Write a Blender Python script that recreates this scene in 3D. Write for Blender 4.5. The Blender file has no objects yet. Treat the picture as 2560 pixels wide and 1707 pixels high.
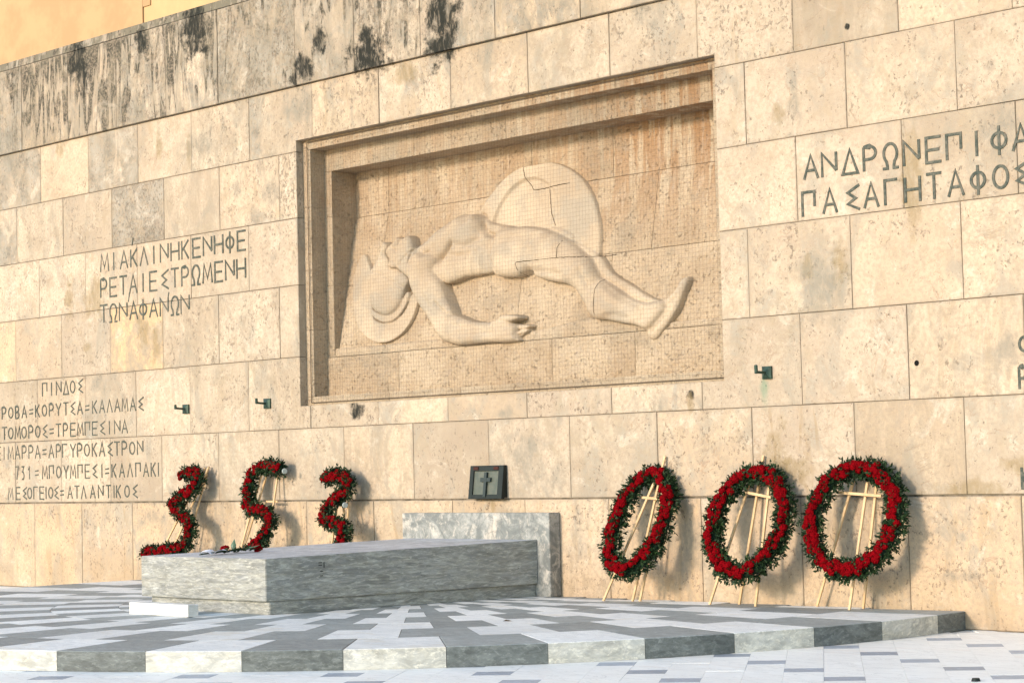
import bpy, bmesh, math, random, json
import numpy as np
from mathutils import Vector, Matrix, noise

D = json.loads(r'''{"cam":{"loc":[18.0597,-16.6406,1.6],"mat":[[0.692867,0.059225,0.718629],[0.720663,-0.023579,-0.692884],[-0.024092,0.997966,-0.059018]],"lens":74.436},"z":[1.2367,2.1437,3.0513,3.9656,4.8197,5.6663,6.5262],"h":0.1689,"circ":[-0.8543,6.8052,0.4003,0.1222],"joints":[[-9.434,-8.167,-6.881,-5.568,-4.286,-2.998,-1.688,-0.267,0.944,2.242,3.555,4.867,6.143,7.39],[-9.965,-8.692,-7.414,-6.144,-4.841,-3.539,-2.233,-0.935,0.375,1.678,2.977,4.274,5.556,6.816],[-8.027,-6.753,-5.463,-4.16,-2.878,-1.567,-0.301,1.018,2.328,3.622,4.928,6.214,7.49],[-9.923,-8.65,-7.374,-6.079,-4.79,-3.474,4.29,5.583,6.857],[-9.242,-7.99,-6.683,-5.4,-4.11,4.944,6.223,7.483],[-9.854,-8.572,-7.297,-6.016,-4.733,-3.439,4.313,5.589,6.864],[-9.172,-7.882,-6.627,-5.346,-4.056,-2.739,-1.438,-0.139,1.162,2.432,3.695,4.958,6.232],[-9.614,-8.344,-7.075,-5.864,-4.667,-3.008,-1.838,-0.603,0.688,2.051]],"z7":[7.882,6.496,7.768],"text":[[["Π",-9.116,2.798,0.194,0.145],["Ι",-8.932,2.8,0.194,0.145],["Ν",-8.737,2.803,0.194,0.145],["Δ",-8.54,2.805,0.194,0.145],["Ο",-8.365,2.807,0.194,0.145],["Σ",-8.158,2.81,0.194,0.145]],[["Ο",-10.471,2.499,0.181,0.144],["Ρ",-10.275,2.499,0.181,0.144],["Ο",-10.081,2.5,0.181,0.144],["Β",-9.893,2.5,0.181,0.144],["Α",-9.697,2.5,0.181,0.144],["=",-9.503,2.5,0.181,0.144],["Κ",-9.327,2.5,0.181,0.144],["Ο",-9.134,2.5,0.181,0.144],["Ρ",-8.945,2.5,0.181,0.144],["Υ",-8.75,2.501,0.181,0.144],["Τ",-8.551,2.501,0.181,0.144],["Σ",-8.367,2.501,0.181,0.144],["Α",-8.178,2.501,0.181,0.144],["=",-7.984,2.501,0.181,0.144],["Κ",-7.792,2.501,0.181,0.144],["Α",-7.601,2.502,0.181,0.144],["Λ",-7.41,2.502,0.181,0.144],["Α",-7.215,2.502,0.181,0.144],["Μ",-7.025,2.502,0.181,0.144],["Α",-6.827,2.502,0.181,0.144],["Σ",-6.635,2.502,0.181,0.144]],[["Τ",-10.269,2.191,0.186,0.149],["Ο",-10.087,2.191,0.186,0.149],["Μ",-9.889,2.192,0.186,0.149],["Ο",-9.71,2.192,0.186,0.149],["Ρ",-9.519,2.192,0.186,0.149],["Ο",-9.326,2.193,0.186,0.149],["Σ",-9.129,2.193,0.186,0.149],["=",-8.944,2.193,0.186,0.149],["Τ",-8.755,2.194,0.186,0.149],["Ρ",-8.569,2.194,0.186,0.149],["Ε",-8.371,2.194,0.186,0.149],["Μ",-8.178,2.195,0.186,0.149],["Π",-7.986,2.195,0.186,0.149],["Ε",-7.794,2.195,0.186,0.149],["Σ",-7.599,2.196,0.186,0.149],["Ι",-7.421,2.196,0.186,0.149],["Ν",-7.222,2.196,0.186,0.149],["Α",-7.036,2.197,0.186,0.149]],[["Ε",-10.443,1.891,0.192,0.149],["Ι",-10.282,1.891,0.192,0.149],["Μ",-10.092,1.891,0.192,0.149],["Α",-9.895,1.891,0.192,0.149],["Ρ",-9.709,1.891,0.192,0.149],["Ρ",-9.52,1.891,0.192,0.149],["Α",-9.332,1.891,0.192,0.149],["=",-9.146,1.891,0.192,0.149],["Α",-8.957,1.891,0.192,0.149],["Ρ",-8.763,1.891,0.192,0.149],["Γ",-8.598,1.89,0.192,0.149],["Υ",-8.374,1.89,0.192,0.149],["Ρ",-8.196,1.89,0.192,0.149],["Ο",-8.008,1.89,0.192,0.149],["Κ",-7.812,1.89,0.192,0.149],["Α",-7.617,1.89,0.192,0.149],["Σ",-7.414,1.89,0.192,0.149],["Τ",-7.237,1.89,0.192,0.149],["Ρ",-7.054,1.89,0.192,0.149],["Ο",-6.86,1.89,0.192,0.149],["Ν",-6.664,1.89,0.192,0.149]],[["7",-9.918,1.589,0.19,0.136],["3",-9.751,1.588,0.19,0.136],["1",-9.573,1.588,0.19,0.136],["=",-9.362,1.588,0.19,0.136],["Μ",-9.141,1.588,0.19,0.136],["Π",-8.957,1.588,0.19,0.136],["Ο",-8.763,1.588,0.19,0.136],["Υ",-8.566,1.587,0.19,0.136],["Μ",-8.38,1.587,0.19,0.136],["Π",-8.191,1.587,0.19,0.136],["Ε",-8.004,1.587,0.19,0.136],["Σ",-7.808,1.587,0.19,0.136],["Ι",-7.628,1.587,0.19,0.136],["=",-7.495,1.587,0.19,0.136],["Κ",-7.321,1.586,0.19,0.136],["Α",-7.12,1.586,0.19,0.136],["Λ",-6.919,1.586,0.19,0.136],["Π",-6.719,1.586,0.19,0.136],["Α",-6.528,1.586,0.19,0.136],["Κ",-6.351,1.586,0.19,0.136],["Ι",-6.23,1.586,0.19,0.136]],[["Μ",-10.104,1.292,0.179,0.134],["Ε",-9.893,1.293,0.179,0.134],["Σ",-9.704,1.293,0.179,0.134],["Ο",-9.567,1.293,0.179,0.134],["Γ",-9.403,1.294,0.179,0.134],["Ε",-9.228,1.294,0.179,0.134],["Ι",-9.113,1.294,0.179,0.134],["Ο",-8.986,1.295,0.179,0.134],["Σ",-8.833,1.295,0.179,0.134],["=",-8.679,1.295,0.179,0.134],["Α",-8.465,1.296,0.179,0.134],["Τ",-8.282,1.296,0.179,0.134],["Λ",-8.105,1.296,0.179,0.134],["Α",-7.869,1.297,0.179,0.134],["Ν",-7.663,1.297,0.179,0.134],["Τ",-7.466,1.298,0.179,0.134],["Ι",-7.327,1.298,0.179,0.134],["Κ",-7.211,1.298,0.179,0.134],["Ο",-7.001,1.299,0.179,0.134],["Σ",-6.802,1.299,0.179,0.134]],[["Μ",-7.491,4.502,0.251,0.203],["Ι",-7.258,4.503,0.251,0.203],["Α",-7.0,4.504,0.251,0.203],["Κ",-6.752,4.505,0.251,0.203],["Λ",-6.508,4.506,0.251,0.203],["Ι",-6.267,4.507,0.251,0.203],["Ν",-6.017,4.508,0.251,0.203],["Η",-5.763,4.509,0.251,0.203],["Κ",-5.523,4.51,0.251,0.203],["Ε",-5.265,4.511,0.251,0.203],["Ν",-5.014,4.512,0.251,0.203],["Η",-4.762,4.513,0.251,0.203],["Φ",-4.514,4.514,0.251,0.203],["Ε",-4.262,4.515,0.251,0.203]],[["Ρ",-7.519,4.136,0.26,0.203],["Ε",-7.278,4.136,0.26,0.203],["Τ",-7.027,4.137,0.26,0.203],["Α",-6.78,4.138,0.26,0.203],["Ι",-6.536,4.139,0.26,0.203],["Ε",-6.29,4.14,0.26,0.203],["Σ",-6.015,4.14,0.26,0.203],["Τ",-5.773,4.141,0.26,0.203],["Ρ",-5.533,4.142,0.26,0.203],["Ω",-5.285,4.143,0.26,0.203],["Μ",-5.024,4.144,0.26,0.203],["Ε",-4.772,4.144,0.26,0.203],["Ν",-4.524,4.145,0.26,0.203],["Η",-4.276,4.146,0.26,0.203]],[["Τ",-7.528,3.777,0.248,0.209],["Ω",-7.286,3.776,0.248,0.209],["Ν",-7.036,3.775,0.248,0.209],["Α",-6.777,3.774,0.248,0.209],["Φ",-6.545,3.774,0.248,0.209],["Α",-6.292,3.773,0.248,0.209],["Ν",-6.035,3.772,0.248,0.209],["Ω",-5.782,3.771,0.248,0.209],["Ν",-5.542,3.771,0.248,0.209]],[["Α",5.129,4.373,0.236,0.189],["Ν",5.356,4.371,0.236,0.189],["Δ",5.609,4.37,0.236,0.189],["Ρ",5.848,4.369,0.236,0.189],["Ω",6.089,4.367,0.236,0.189],["Ν",6.333,4.366,0.236,0.189],["Ε",6.58,4.365,0.236,0.189],["Π",6.816,4.363,0.236,0.189],["Ι",7.06,4.362,0.236,0.189],["Φ",7.302,4.361,0.236,0.189],["Α",7.534,4.359,0.236,0.189]],[["Π",5.091,4.007,0.24,0.182],["Α",5.351,4.009,0.24,0.182],["Σ",5.626,4.011,0.24,0.182],["Α",5.849,4.012,0.24,0.182],["Γ",6.079,4.014,0.24,0.182],["Η",6.332,4.015,0.24,0.182],["Τ",6.576,4.017,0.24,0.182],["Α",6.818,4.018,0.24,0.182],["Φ",7.061,4.02,0.24,0.182],["Ο",7.305,4.022,0.24,0.182],["Σ",7.535,4.023,0.24,0.182]],[["Ο",7.488,2.525,0.148,0.12],["Ρ",7.46,2.191,0.203,0.096],["Κ",7.443,1.283,0.202,0.082]]],"accents":[[-6.798,4.805],[-6.904,4.03],[-5.95,3.981]],"rel":{"torso":[[-1.452,3.967],[-1.465,4.172],[-1.458,4.273],[-1.414,4.312],[-1.188,4.384],[-0.962,4.514],[-0.791,4.594],[-0.616,4.643],[-0.41,4.634],[-0.296,4.602],[-0.294,4.6],[-0.135,4.505],[0.025,4.459],[0.3,4.412],[0.449,4.345],[0.533,4.175],[0.495,4.058],[0.377,3.958],[0.272,3.895],[0.064,3.892],[-0.193,3.881],[-0.407,3.878],[-0.546,3.848],[-0.722,3.813],[-0.764,3.815],[-0.98,3.924],[-1.229,3.919]],"pelvis":[[-0.012,4.333],[0.098,4.371],[0.268,4.399],[0.498,4.392],[0.789,4.339],[0.975,4.285],[1.199,4.192],[1.318,4.126],[1.497,4.007],[1.58,3.953],[1.653,3.924],[1.785,3.739],[1.85,3.657],[1.79,3.492],[1.802,3.261],[1.784,3.24],[1.713,3.298],[1.682,3.351],[1.595,3.435],[1.53,3.517],[1.431,3.602],[1.316,3.65],[1.148,3.683],[0.978,3.713],[0.803,3.77],[0.683,3.816],[0.56,3.813],[0.46,3.799],[0.227,3.818],[0.119,3.839],[0.064,3.888],[0.03,3.988],[-0.038,4.065],[-0.054,4.23]],"calf":[[1.597,3.585],[1.686,3.701],[1.776,3.74],[1.839,3.666],[1.95,3.618],[2.107,3.537],[2.241,3.458],[2.351,3.401],[2.458,3.363],[2.561,3.34],[2.711,3.344],[2.818,3.355],[2.87,3.262],[2.785,3.157],[2.698,3.066],[2.591,3.044],[2.495,3.091],[2.391,3.116],[2.235,3.142],[2.075,3.179],[1.948,3.202],[1.864,3.2],[1.775,3.241],[1.675,3.347]],"foot":[[2.504,3.326],[2.701,3.349],[2.809,3.356],[2.89,3.409],[2.952,3.464],[2.992,3.535],[3.035,3.576],[3.111,3.592],[3.117,3.54],[3.088,3.468],[3.043,3.361],[3.0,3.246],[2.917,3.134],[2.85,3.05],[2.757,2.96],[2.697,2.93],[2.628,2.945],[2.589,2.985],[2.591,3.025],[2.525,3.1],[2.469,3.216]],"farleg":[[0.873,4.321],[0.913,4.349],[1.097,4.303],[1.273,4.226],[1.3,4.192],[1.273,4.155],[1.458,4.075],[1.698,3.967],[1.696,3.938],[1.761,3.928],[1.835,3.852],[1.911,3.76],[2.048,3.672],[2.203,3.599],[2.369,3.51],[2.532,3.422],[2.637,3.384],[2.72,3.363],[2.685,3.325],[2.543,3.339],[2.333,3.399],[2.088,3.539],[1.82,3.668],[1.642,3.869],[1.549,3.965],[1.345,4.109],[1.109,4.226]],"upperarm":[[-1.41,3.929],[-1.482,4.011],[-1.472,4.095],[-1.425,4.218],[-1.309,4.276],[-1.14,4.243],[-0.954,4.176],[-0.915,4.097],[-0.985,4.007],[-0.94,3.962],[-0.825,3.869],[-0.741,3.738],[-0.658,3.616],[-0.579,3.511],[-0.528,3.425],[-0.544,3.312],[-0.455,3.143],[-0.527,3.074],[-0.67,3.131],[-0.812,3.247],[-0.922,3.378],[-1.098,3.531],[-1.226,3.649],[-1.281,3.712],[-1.364,3.82]],"forearm":[[-0.908,3.369],[-0.749,3.441],[-0.629,3.449],[-0.528,3.425],[-0.376,3.382],[-0.294,3.349],[-0.122,3.309],[-0.014,3.298],[0.162,3.291],[0.284,3.251],[0.573,3.224],[0.596,3.119],[0.646,3.041],[0.362,3.035],[0.202,3.052],[-0.031,3.05],[-0.243,3.046],[-0.447,3.058],[-0.379,3.049],[-0.527,3.074],[-0.67,3.131],[-0.812,3.247]],"hand":[[0.115,3.294],[0.237,3.326],[0.325,3.352],[0.445,3.312],[0.464,3.271],[0.536,3.246],[0.585,3.223],[0.57,3.176],[0.59,3.12],[0.646,3.053],[0.635,3.038],[0.362,3.035],[0.202,3.052],[0.117,3.141]],"thumb":[[0.272,3.323],[0.324,3.356],[0.495,3.356],[0.618,3.332],[0.634,3.303],[0.563,3.284],[0.464,3.269],[0.37,3.285]],"finger1":[[0.55,3.242],[0.767,3.22],[0.777,3.191],[0.674,3.17],[0.571,3.177]],"finger2":[[0.573,3.169],[0.762,3.18],[0.736,3.135],[0.671,3.119],[0.592,3.12]],"finger3":[[0.593,3.112],[0.726,3.128],[0.629,3.098],[0.608,3.088]],"head":[[-1.414,4.312],[-1.445,4.34],[-1.48,4.429],[-1.534,4.475],[-1.599,4.483],[-1.646,4.458],[-1.697,4.457],[-1.733,4.475],[-1.799,4.481],[-1.808,4.43],[-1.88,4.398],[-1.933,4.368],[-1.957,4.319],[-1.918,4.255],[-1.864,4.207],[-1.844,4.102],[-1.689,4.072],[-1.489,3.961],[-1.433,3.931],[-1.394,4.132],[-1.332,4.211]],"helmet":[[-2.033,4.457],[-2.068,4.434],[-2.068,4.365],[-2.128,4.231],[-2.171,4.148],[-2.253,4.095],[-2.235,4.067],[-2.251,4.012],[-2.228,3.898],[-2.183,3.765],[-2.125,3.64],[-2.032,3.565],[-1.878,3.511],[-1.749,3.511],[-1.62,3.578],[-1.553,3.7],[-1.537,3.818],[-1.462,3.897],[-1.493,3.959],[-1.658,4.053],[-1.714,4.079],[-1.867,4.101],[-1.894,4.211],[-1.955,4.255],[-1.992,4.314],[-1.946,4.379]],"crest":[[-2.528,4.329],[-2.436,4.33],[-2.368,4.219],[-2.279,4.102],[-2.251,4.03],[-2.149,3.505],[-2.059,3.447],[-1.882,3.41],[-1.691,3.423],[-1.543,3.523],[-1.475,3.636],[-1.447,3.761],[-1.316,3.734],[-1.302,3.657],[-1.373,3.427],[-1.51,3.276],[-1.711,3.187],[-1.899,3.16],[-2.104,3.202],[-2.295,3.299],[-2.439,3.421],[-2.538,3.618],[-2.594,3.796],[-2.628,4.035],[-2.592,4.194]],"cheek":[[-1.85,4.171],[-1.737,4.187],[-1.67,4.139],[-1.678,4.079],[-1.836,4.097]],"innercrest":[[-2.188,3.628],[-2.111,3.502],[-1.87,3.409],[-1.681,3.43],[-1.557,3.523],[-1.476,3.636],[-1.442,3.76],[-1.516,3.783],[-1.591,3.636],[-1.76,3.512],[-1.958,3.526]],"shield":[0.55,3.995,1.153],"bowl":[0.445,4.409,0.574],"cracks":[[[0.354,5.128],[0.374,5.045],[0.405,4.936],[0.449,4.899],[0.501,4.828],[0.615,4.824],[1.126,4.842]],[[0.774,4.814],[0.867,4.506],[0.956,4.361]],[[1.208,4.156],[1.176,4.08],[1.189,3.961]],[[0.567,3.795],[0.518,3.955],[0.56,3.96],[1.184,3.957],[1.619,3.93],[1.862,3.931],[1.944,3.936]],[[1.885,3.658],[1.838,3.547],[1.84,3.424],[1.865,3.259]]],"bumps":[[-0.004,4.395,0.09,-0.06],[0.154,4.428,0.05,-0.03],[-0.826,4.348,0.1,0.02],[-1.024,4.417,0.16,0.05],[-0.605,4.476,0.2,0.05],[-0.777,4.276,0.12,-0.03],[-0.38,4.57,0.08,0.04],[-0.45,4.572,0.06,-0.04],[-0.607,4.571,0.06,0.04],[-0.221,4.425,0.07,-0.06],[-0.455,4.39,0.22,0.04],[0.278,4.237,0.2,0.04],[0.677,4.24,0.25,0.03],[-0.011,4.224,0.1,-0.04],[0.657,3.816,0.07,-0.05],[1.55,3.873,0.14,0.05],[1.461,3.748,0.12,0.03],[1.704,3.767,0.08,0.03],[1.808,3.627,0.06,-0.02],[2.092,3.392,0.16,0.05],[2.525,3.21,0.1,-0.03],[2.736,3.122,0.08,0.02],[-1.184,4.128,0.14,0.06],[-1.136,4.208,0.04,-0.03],[-0.906,4.104,0.08,-0.05],[-1.03,3.759,0.13,0.03],[-0.72,3.405,0.08,-0.02],[-0.571,3.248,0.1,0.03],[-0.152,3.198,0.14,0.02],[0.282,3.25,0.06,0.02],[-1.793,4.319,0.06,0.02],[-1.534,4.312,0.05,-0.015],[-1.612,4.388,0.03,0.02],[-0.593,4.06,0.3,0.03],[-0.048,3.977,0.12,-0.03],[-0.578,3.976,0.06,0.0]],"grooves":[[[[-0.919,4.105],[-0.807,4.17],[-0.746,4.24],[-0.662,4.315]],0.028,0.03],[[[-0.326,4.617],[-0.244,4.559],[-0.188,4.438],[-0.091,4.354],[0.02,4.319]],0.022,0.035],[[[0.081,4.305],[0.073,4.216],[0.006,4.124],[0.008,4.043]],0.022,0.018],[[[-0.617,4.281],[-0.392,4.235],[-0.18,4.322]],0.03,0.015],[[[-0.706,4.164],[-0.529,4.123],[-0.317,4.145]],0.03,0.012],[[[0.219,4.243],[0.501,4.273],[0.846,4.231]],0.04,0.01],[[[0.059,4.033],[0.103,3.948],[0.147,3.855]],0.015,0.028],[[[0.547,3.798],[0.644,3.825],[0.746,3.821]],0.022,0.04],[[[0.661,3.86],[1.003,3.815],[1.286,3.752]],0.03,0.012],[[[1.893,3.621],[2.075,3.515],[2.297,3.392],[2.458,3.327]],0.018,0.014],[[[2.012,3.231],[2.166,3.235],[2.377,3.183]],0.025,0.012],[[[1.721,3.573],[1.652,3.686],[1.593,3.8]],0.022,0.016],[[[2.49,3.318],[2.561,3.238],[2.563,3.148]],0.018,0.014],[[[2.776,3.267],[2.872,3.29],[2.951,3.358]],0.014,0.014],[[[2.675,3.015],[2.789,3.096],[2.882,3.215],[2.994,3.399]],0.012,0.012],[[[-0.828,3.594],[-0.714,3.503],[-0.605,3.438],[-0.529,3.421]],0.016,0.026],[[[-1.169,3.837],[-1.008,3.641],[-0.831,3.479]],0.025,0.01],[[[-0.484,3.299],[-0.273,3.253],[0.029,3.209]],0.022,0.01],[[[-0.39,3.205],[-0.029,3.166],[0.262,3.164]],0.02,0.01],[[[0.226,3.31],[0.228,3.23],[0.267,3.131]],0.012,0.012],[[[0.485,3.267],[0.599,3.19],[0.575,3.128],[0.62,3.062]],0.009,0.022],[[[0.347,3.206],[0.563,3.204]],0.008,0.01],[[[0.356,3.15],[0.583,3.151]],0.008,0.01],[[[0.375,3.101],[0.614,3.102]],0.008,0.01],[[[-1.371,4.255],[-1.244,4.252],[-1.134,4.2],[-1.041,4.233]],0.016,0.024],[[[-1.379,4.298],[-1.324,4.208],[-1.352,4.084]],0.016,0.02],[[[-1.393,4.308],[-1.495,4.241],[-1.586,4.18],[-1.631,4.108]],0.012,0.022],[[[-1.598,4.446],[-1.609,4.405],[-1.652,4.392]],0.008,0.022],[[[-1.717,4.466],[-1.688,4.412],[-1.714,4.38]],0.008,0.016],[[[-1.829,4.374],[-1.758,4.341],[-1.711,4.294]],0.01,0.024],[[[-1.876,4.378],[-1.907,4.303],[-1.841,4.229],[-1.795,4.113]],0.009,0.03],[[[-2.18,4.081],[-1.975,4.043],[-1.762,3.948],[-1.534,3.832]],0.008,0.026],[[[-2.509,4.197],[-2.53,3.963],[-2.419,3.607],[-2.209,3.352]],0.012,0.006]]},"reljoint":{"h1":[[1.281,4.837],[2.761,4.837]],"h2":[[1.724,3.951],[2.31,3.938]],"v":[[-2.158,5.112],[0.436,5.278],[1.756,5.114],[2.414,4.515]],"v2":[[-2.164,4.925],[0.428,3.63],[1.867,3.866],[2.475,4.154]]},"plinthj":[-1.546,1.105,2.39],"bandj":[-1.476,-0.197,1.112,2.414],"niche":{"x0":-3.075,"x1":3.917,"z0":2.431,"z1":5.805},"hooks":[[4.502,2.483,0.118,0.128,-0.187,2.49,2.555],[-5.551,2.482,0.135,0.124,-0.183,2.498,2.537],[-3.751,2.487,0.136,0.128,-0.186,2.501,2.55]],"hole":[6.309,2.486],"box":{"tl":[0.125,-0.04,1.624],"tr":[0.684,-0.04,1.621],"bl":[0.2,-0.14,1.245],"br":[0.756,-0.14,1.24],"rw":[0.671,0.0,1.23],"rt":[0.672,0.0,1.621]},"z1":[3.004,-0.33,0.99,0.147,0.405,0.663,0.487],"z2":[4.468,-0.33,0.989,0.148,0.498,0.629,0.355],"z3":[5.761,-0.33,1.029,0.156,0.54,0.609,0.296],"easels":[[[[3.107,-0.03,1.674],[2.874,-0.34,0.163]],[[3.03,-0.12,1.408],[2.547,-0.44,0.168]],[[3.17,-0.12,1.396],[2.941,-0.3,0.166]],[[2.892,-0.17,1.246],[3.245,-0.17,1.222]]],[[[4.436,-0.03,1.652],[4.221,-0.22,0.17]],[[4.321,-0.12,1.382],[3.967,-0.38,0.169]],[[4.578,-0.12,1.379],[4.563,-0.38,0.171]],[[4.3,-0.17,1.291],[4.632,-0.17,1.235]]],[[[5.776,-0.05,1.598],[5.697,-0.36,0.179]],[[5.617,-0.12,1.397],[5.133,-0.12,0.2]],[[5.891,-0.12,1.393],[5.685,-0.12,0.207]],[[5.448,-0.17,1.279],[5.971,-0.17,1.241]]],[[[-4.993,-0.05,1.701],[-5.346,-0.2,0.572]],[[-4.984,-0.12,1.688],[-6.091,-0.33,0.136]],[[-4.904,-0.12,1.687],[-5.726,-0.36,0.203]],[[-5.187,-0.17,1.441],[-4.897,-0.17,1.438]]],[[[-3.47,-0.08,1.558],[-3.446,-0.2,1.063]],[[-3.729,-0.12,1.635],[-3.913,-0.33,0.686]],[[-3.64,-0.06,1.724],[-3.909,-0.3,0.657]],[[-3.639,-0.14,1.234],[-3.401,-0.14,1.233]]],[[[-2.202,-0.1,1.454],[-2.131,-0.3,0.711]],[[-2.069,-0.06,1.539],[-1.843,-0.3,0.748]],[[-2.138,-0.12,1.392],[-1.917,-0.25,0.745]],[[-2.2,-0.14,1.271],[-1.926,-0.14,1.26]]]],"digits":[[[-5.364,-0.197,1.586],[-5.228,-0.183,1.636],[-5.056,-0.191,1.61],[-4.973,-0.217,1.516],[-5.026,-0.238,1.441],[-5.157,-0.261,1.358],[-5.358,-0.282,1.285],[-5.441,-0.305,1.2],[-5.294,-0.329,1.116],[-5.1,-0.353,1.032],[-4.989,-0.376,0.948],[-4.925,-0.412,0.819],[-4.948,-0.443,0.709],[-5.113,-0.464,0.633],[-5.393,-0.474,0.598],[-5.671,-0.476,0.59],[-5.873,-0.488,0.55]],[[-3.263,-0.18,1.647],[-3.401,-0.176,1.663],[-3.557,-0.17,1.684],[-3.716,-0.175,1.668],[-3.814,-0.193,1.602],[-3.84,-0.221,1.502],[-3.832,-0.251,1.393],[-3.804,-0.287,1.266],[-3.751,-0.317,1.158],[-3.577,-0.325,1.131],[-3.404,-0.333,1.104],[-3.301,-0.345,1.059],[-3.253,-0.372,0.962],[-3.282,-0.397,0.873],[-3.349,-0.427,0.767],[-3.454,-0.449,0.687],[-3.56,-0.472,0.606]],[[-2.318,-0.219,1.51],[-2.217,-0.209,1.544],[-2.048,-0.212,1.533],[-1.886,-0.223,1.496],[-1.854,-0.252,1.393],[-1.951,-0.275,1.308],[-2.075,-0.299,1.222],[-2.188,-0.321,1.145],[-2.2,-0.347,1.051],[-2.095,-0.367,0.982],[-1.942,-0.369,0.974],[-1.804,-0.383,0.923],[-1.75,-0.407,0.839],[-1.748,-0.433,0.746],[-1.825,-0.461,0.644],[-1.95,-0.471,0.608]]],"discs":[[-3.187,-0.189,1.615],[-1.859,-0.309,1.187]]}''')

scene = bpy.context.scene
COL = scene.collection
# ------------------------------------------------------------------ camera
cam_d = bpy.data.cameras.new('camera')
cam = bpy.data.objects.new('camera', cam_d)
COL.objects.link(cam)
M = Matrix.Identity(4)
for i in range(3):
    for j in range(3):
        M[i][j] = D['cam']['mat'][i][j]
    M[i][3] = D['cam']['loc'][i]
cam.matrix_world = M
cam_d.sensor_width = 36.0
cam_d.lens = D['cam']['lens']
cam_d.clip_start = 0.1
cam_d.clip_end = 500
scene.camera = cam
# ------------------------------------------------------------------ world, sun, exposure
SUN_EL, SUN_AZ = math.radians(16), math.radians(9)      # azimuth measured from -Y towards -X
world = bpy.data.worlds.new('World')
scene.world = world
world.use_nodes = True
wn = world.node_tree
wn.nodes.clear()
sky = wn.nodes.new('ShaderNodeTexSky')
sky.sky_type = 'NISHITA'
sky.sun_disc = False
sky.sun_elevation = SUN_EL
sky.sun_rotation = math.radians(180) + SUN_AZ
sky.air_density = 1.0
sky.dust_density = 0.2
sky.ozone_density = 1.0
bg = wn.nodes.new('ShaderNodeBackground')
bg.inputs['Strength'].default_value = 0.15
wo = wn.nodes.new('ShaderNodeOutputWorld')
wn.links.new(sky.outputs[0], bg.inputs[0])
wn.links.new(bg.outputs[0], wo.inputs[0])
sun_d = bpy.data.lights.new('sun', 'SUN')
sun_d.energy = 1.55
sun_d.angle = math.radians(9)
sun_d.color = (1.0, 0.83, 0.68)
sun = bpy.data.objects.new('sun', sun_d)
COL.objects.link(sun)
sdir = Vector((-math.sin(SUN_AZ) * math.cos(SUN_EL), -math.cos(SUN_AZ) * math.cos(SUN_EL), math.sin(SUN_EL)))
sun.rotation_euler = sdir.to_track_quat('Z', 'Y').to_euler()
sun.location = sdir * 30
scene.view_settings.view_transform = 'Standard'
scene.view_settings.look = 'None'
scene.view_settings.exposure = 1.36
scene.view_settings.gamma = 1.0
scene.view_settings.use_curve_mapping = False
scene.cycles.max_bounces = 6
scene.cycles.diffuse_bounces = 4
scene.cycles.glossy_bounces = 2

RNG = random.Random(7)
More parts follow.
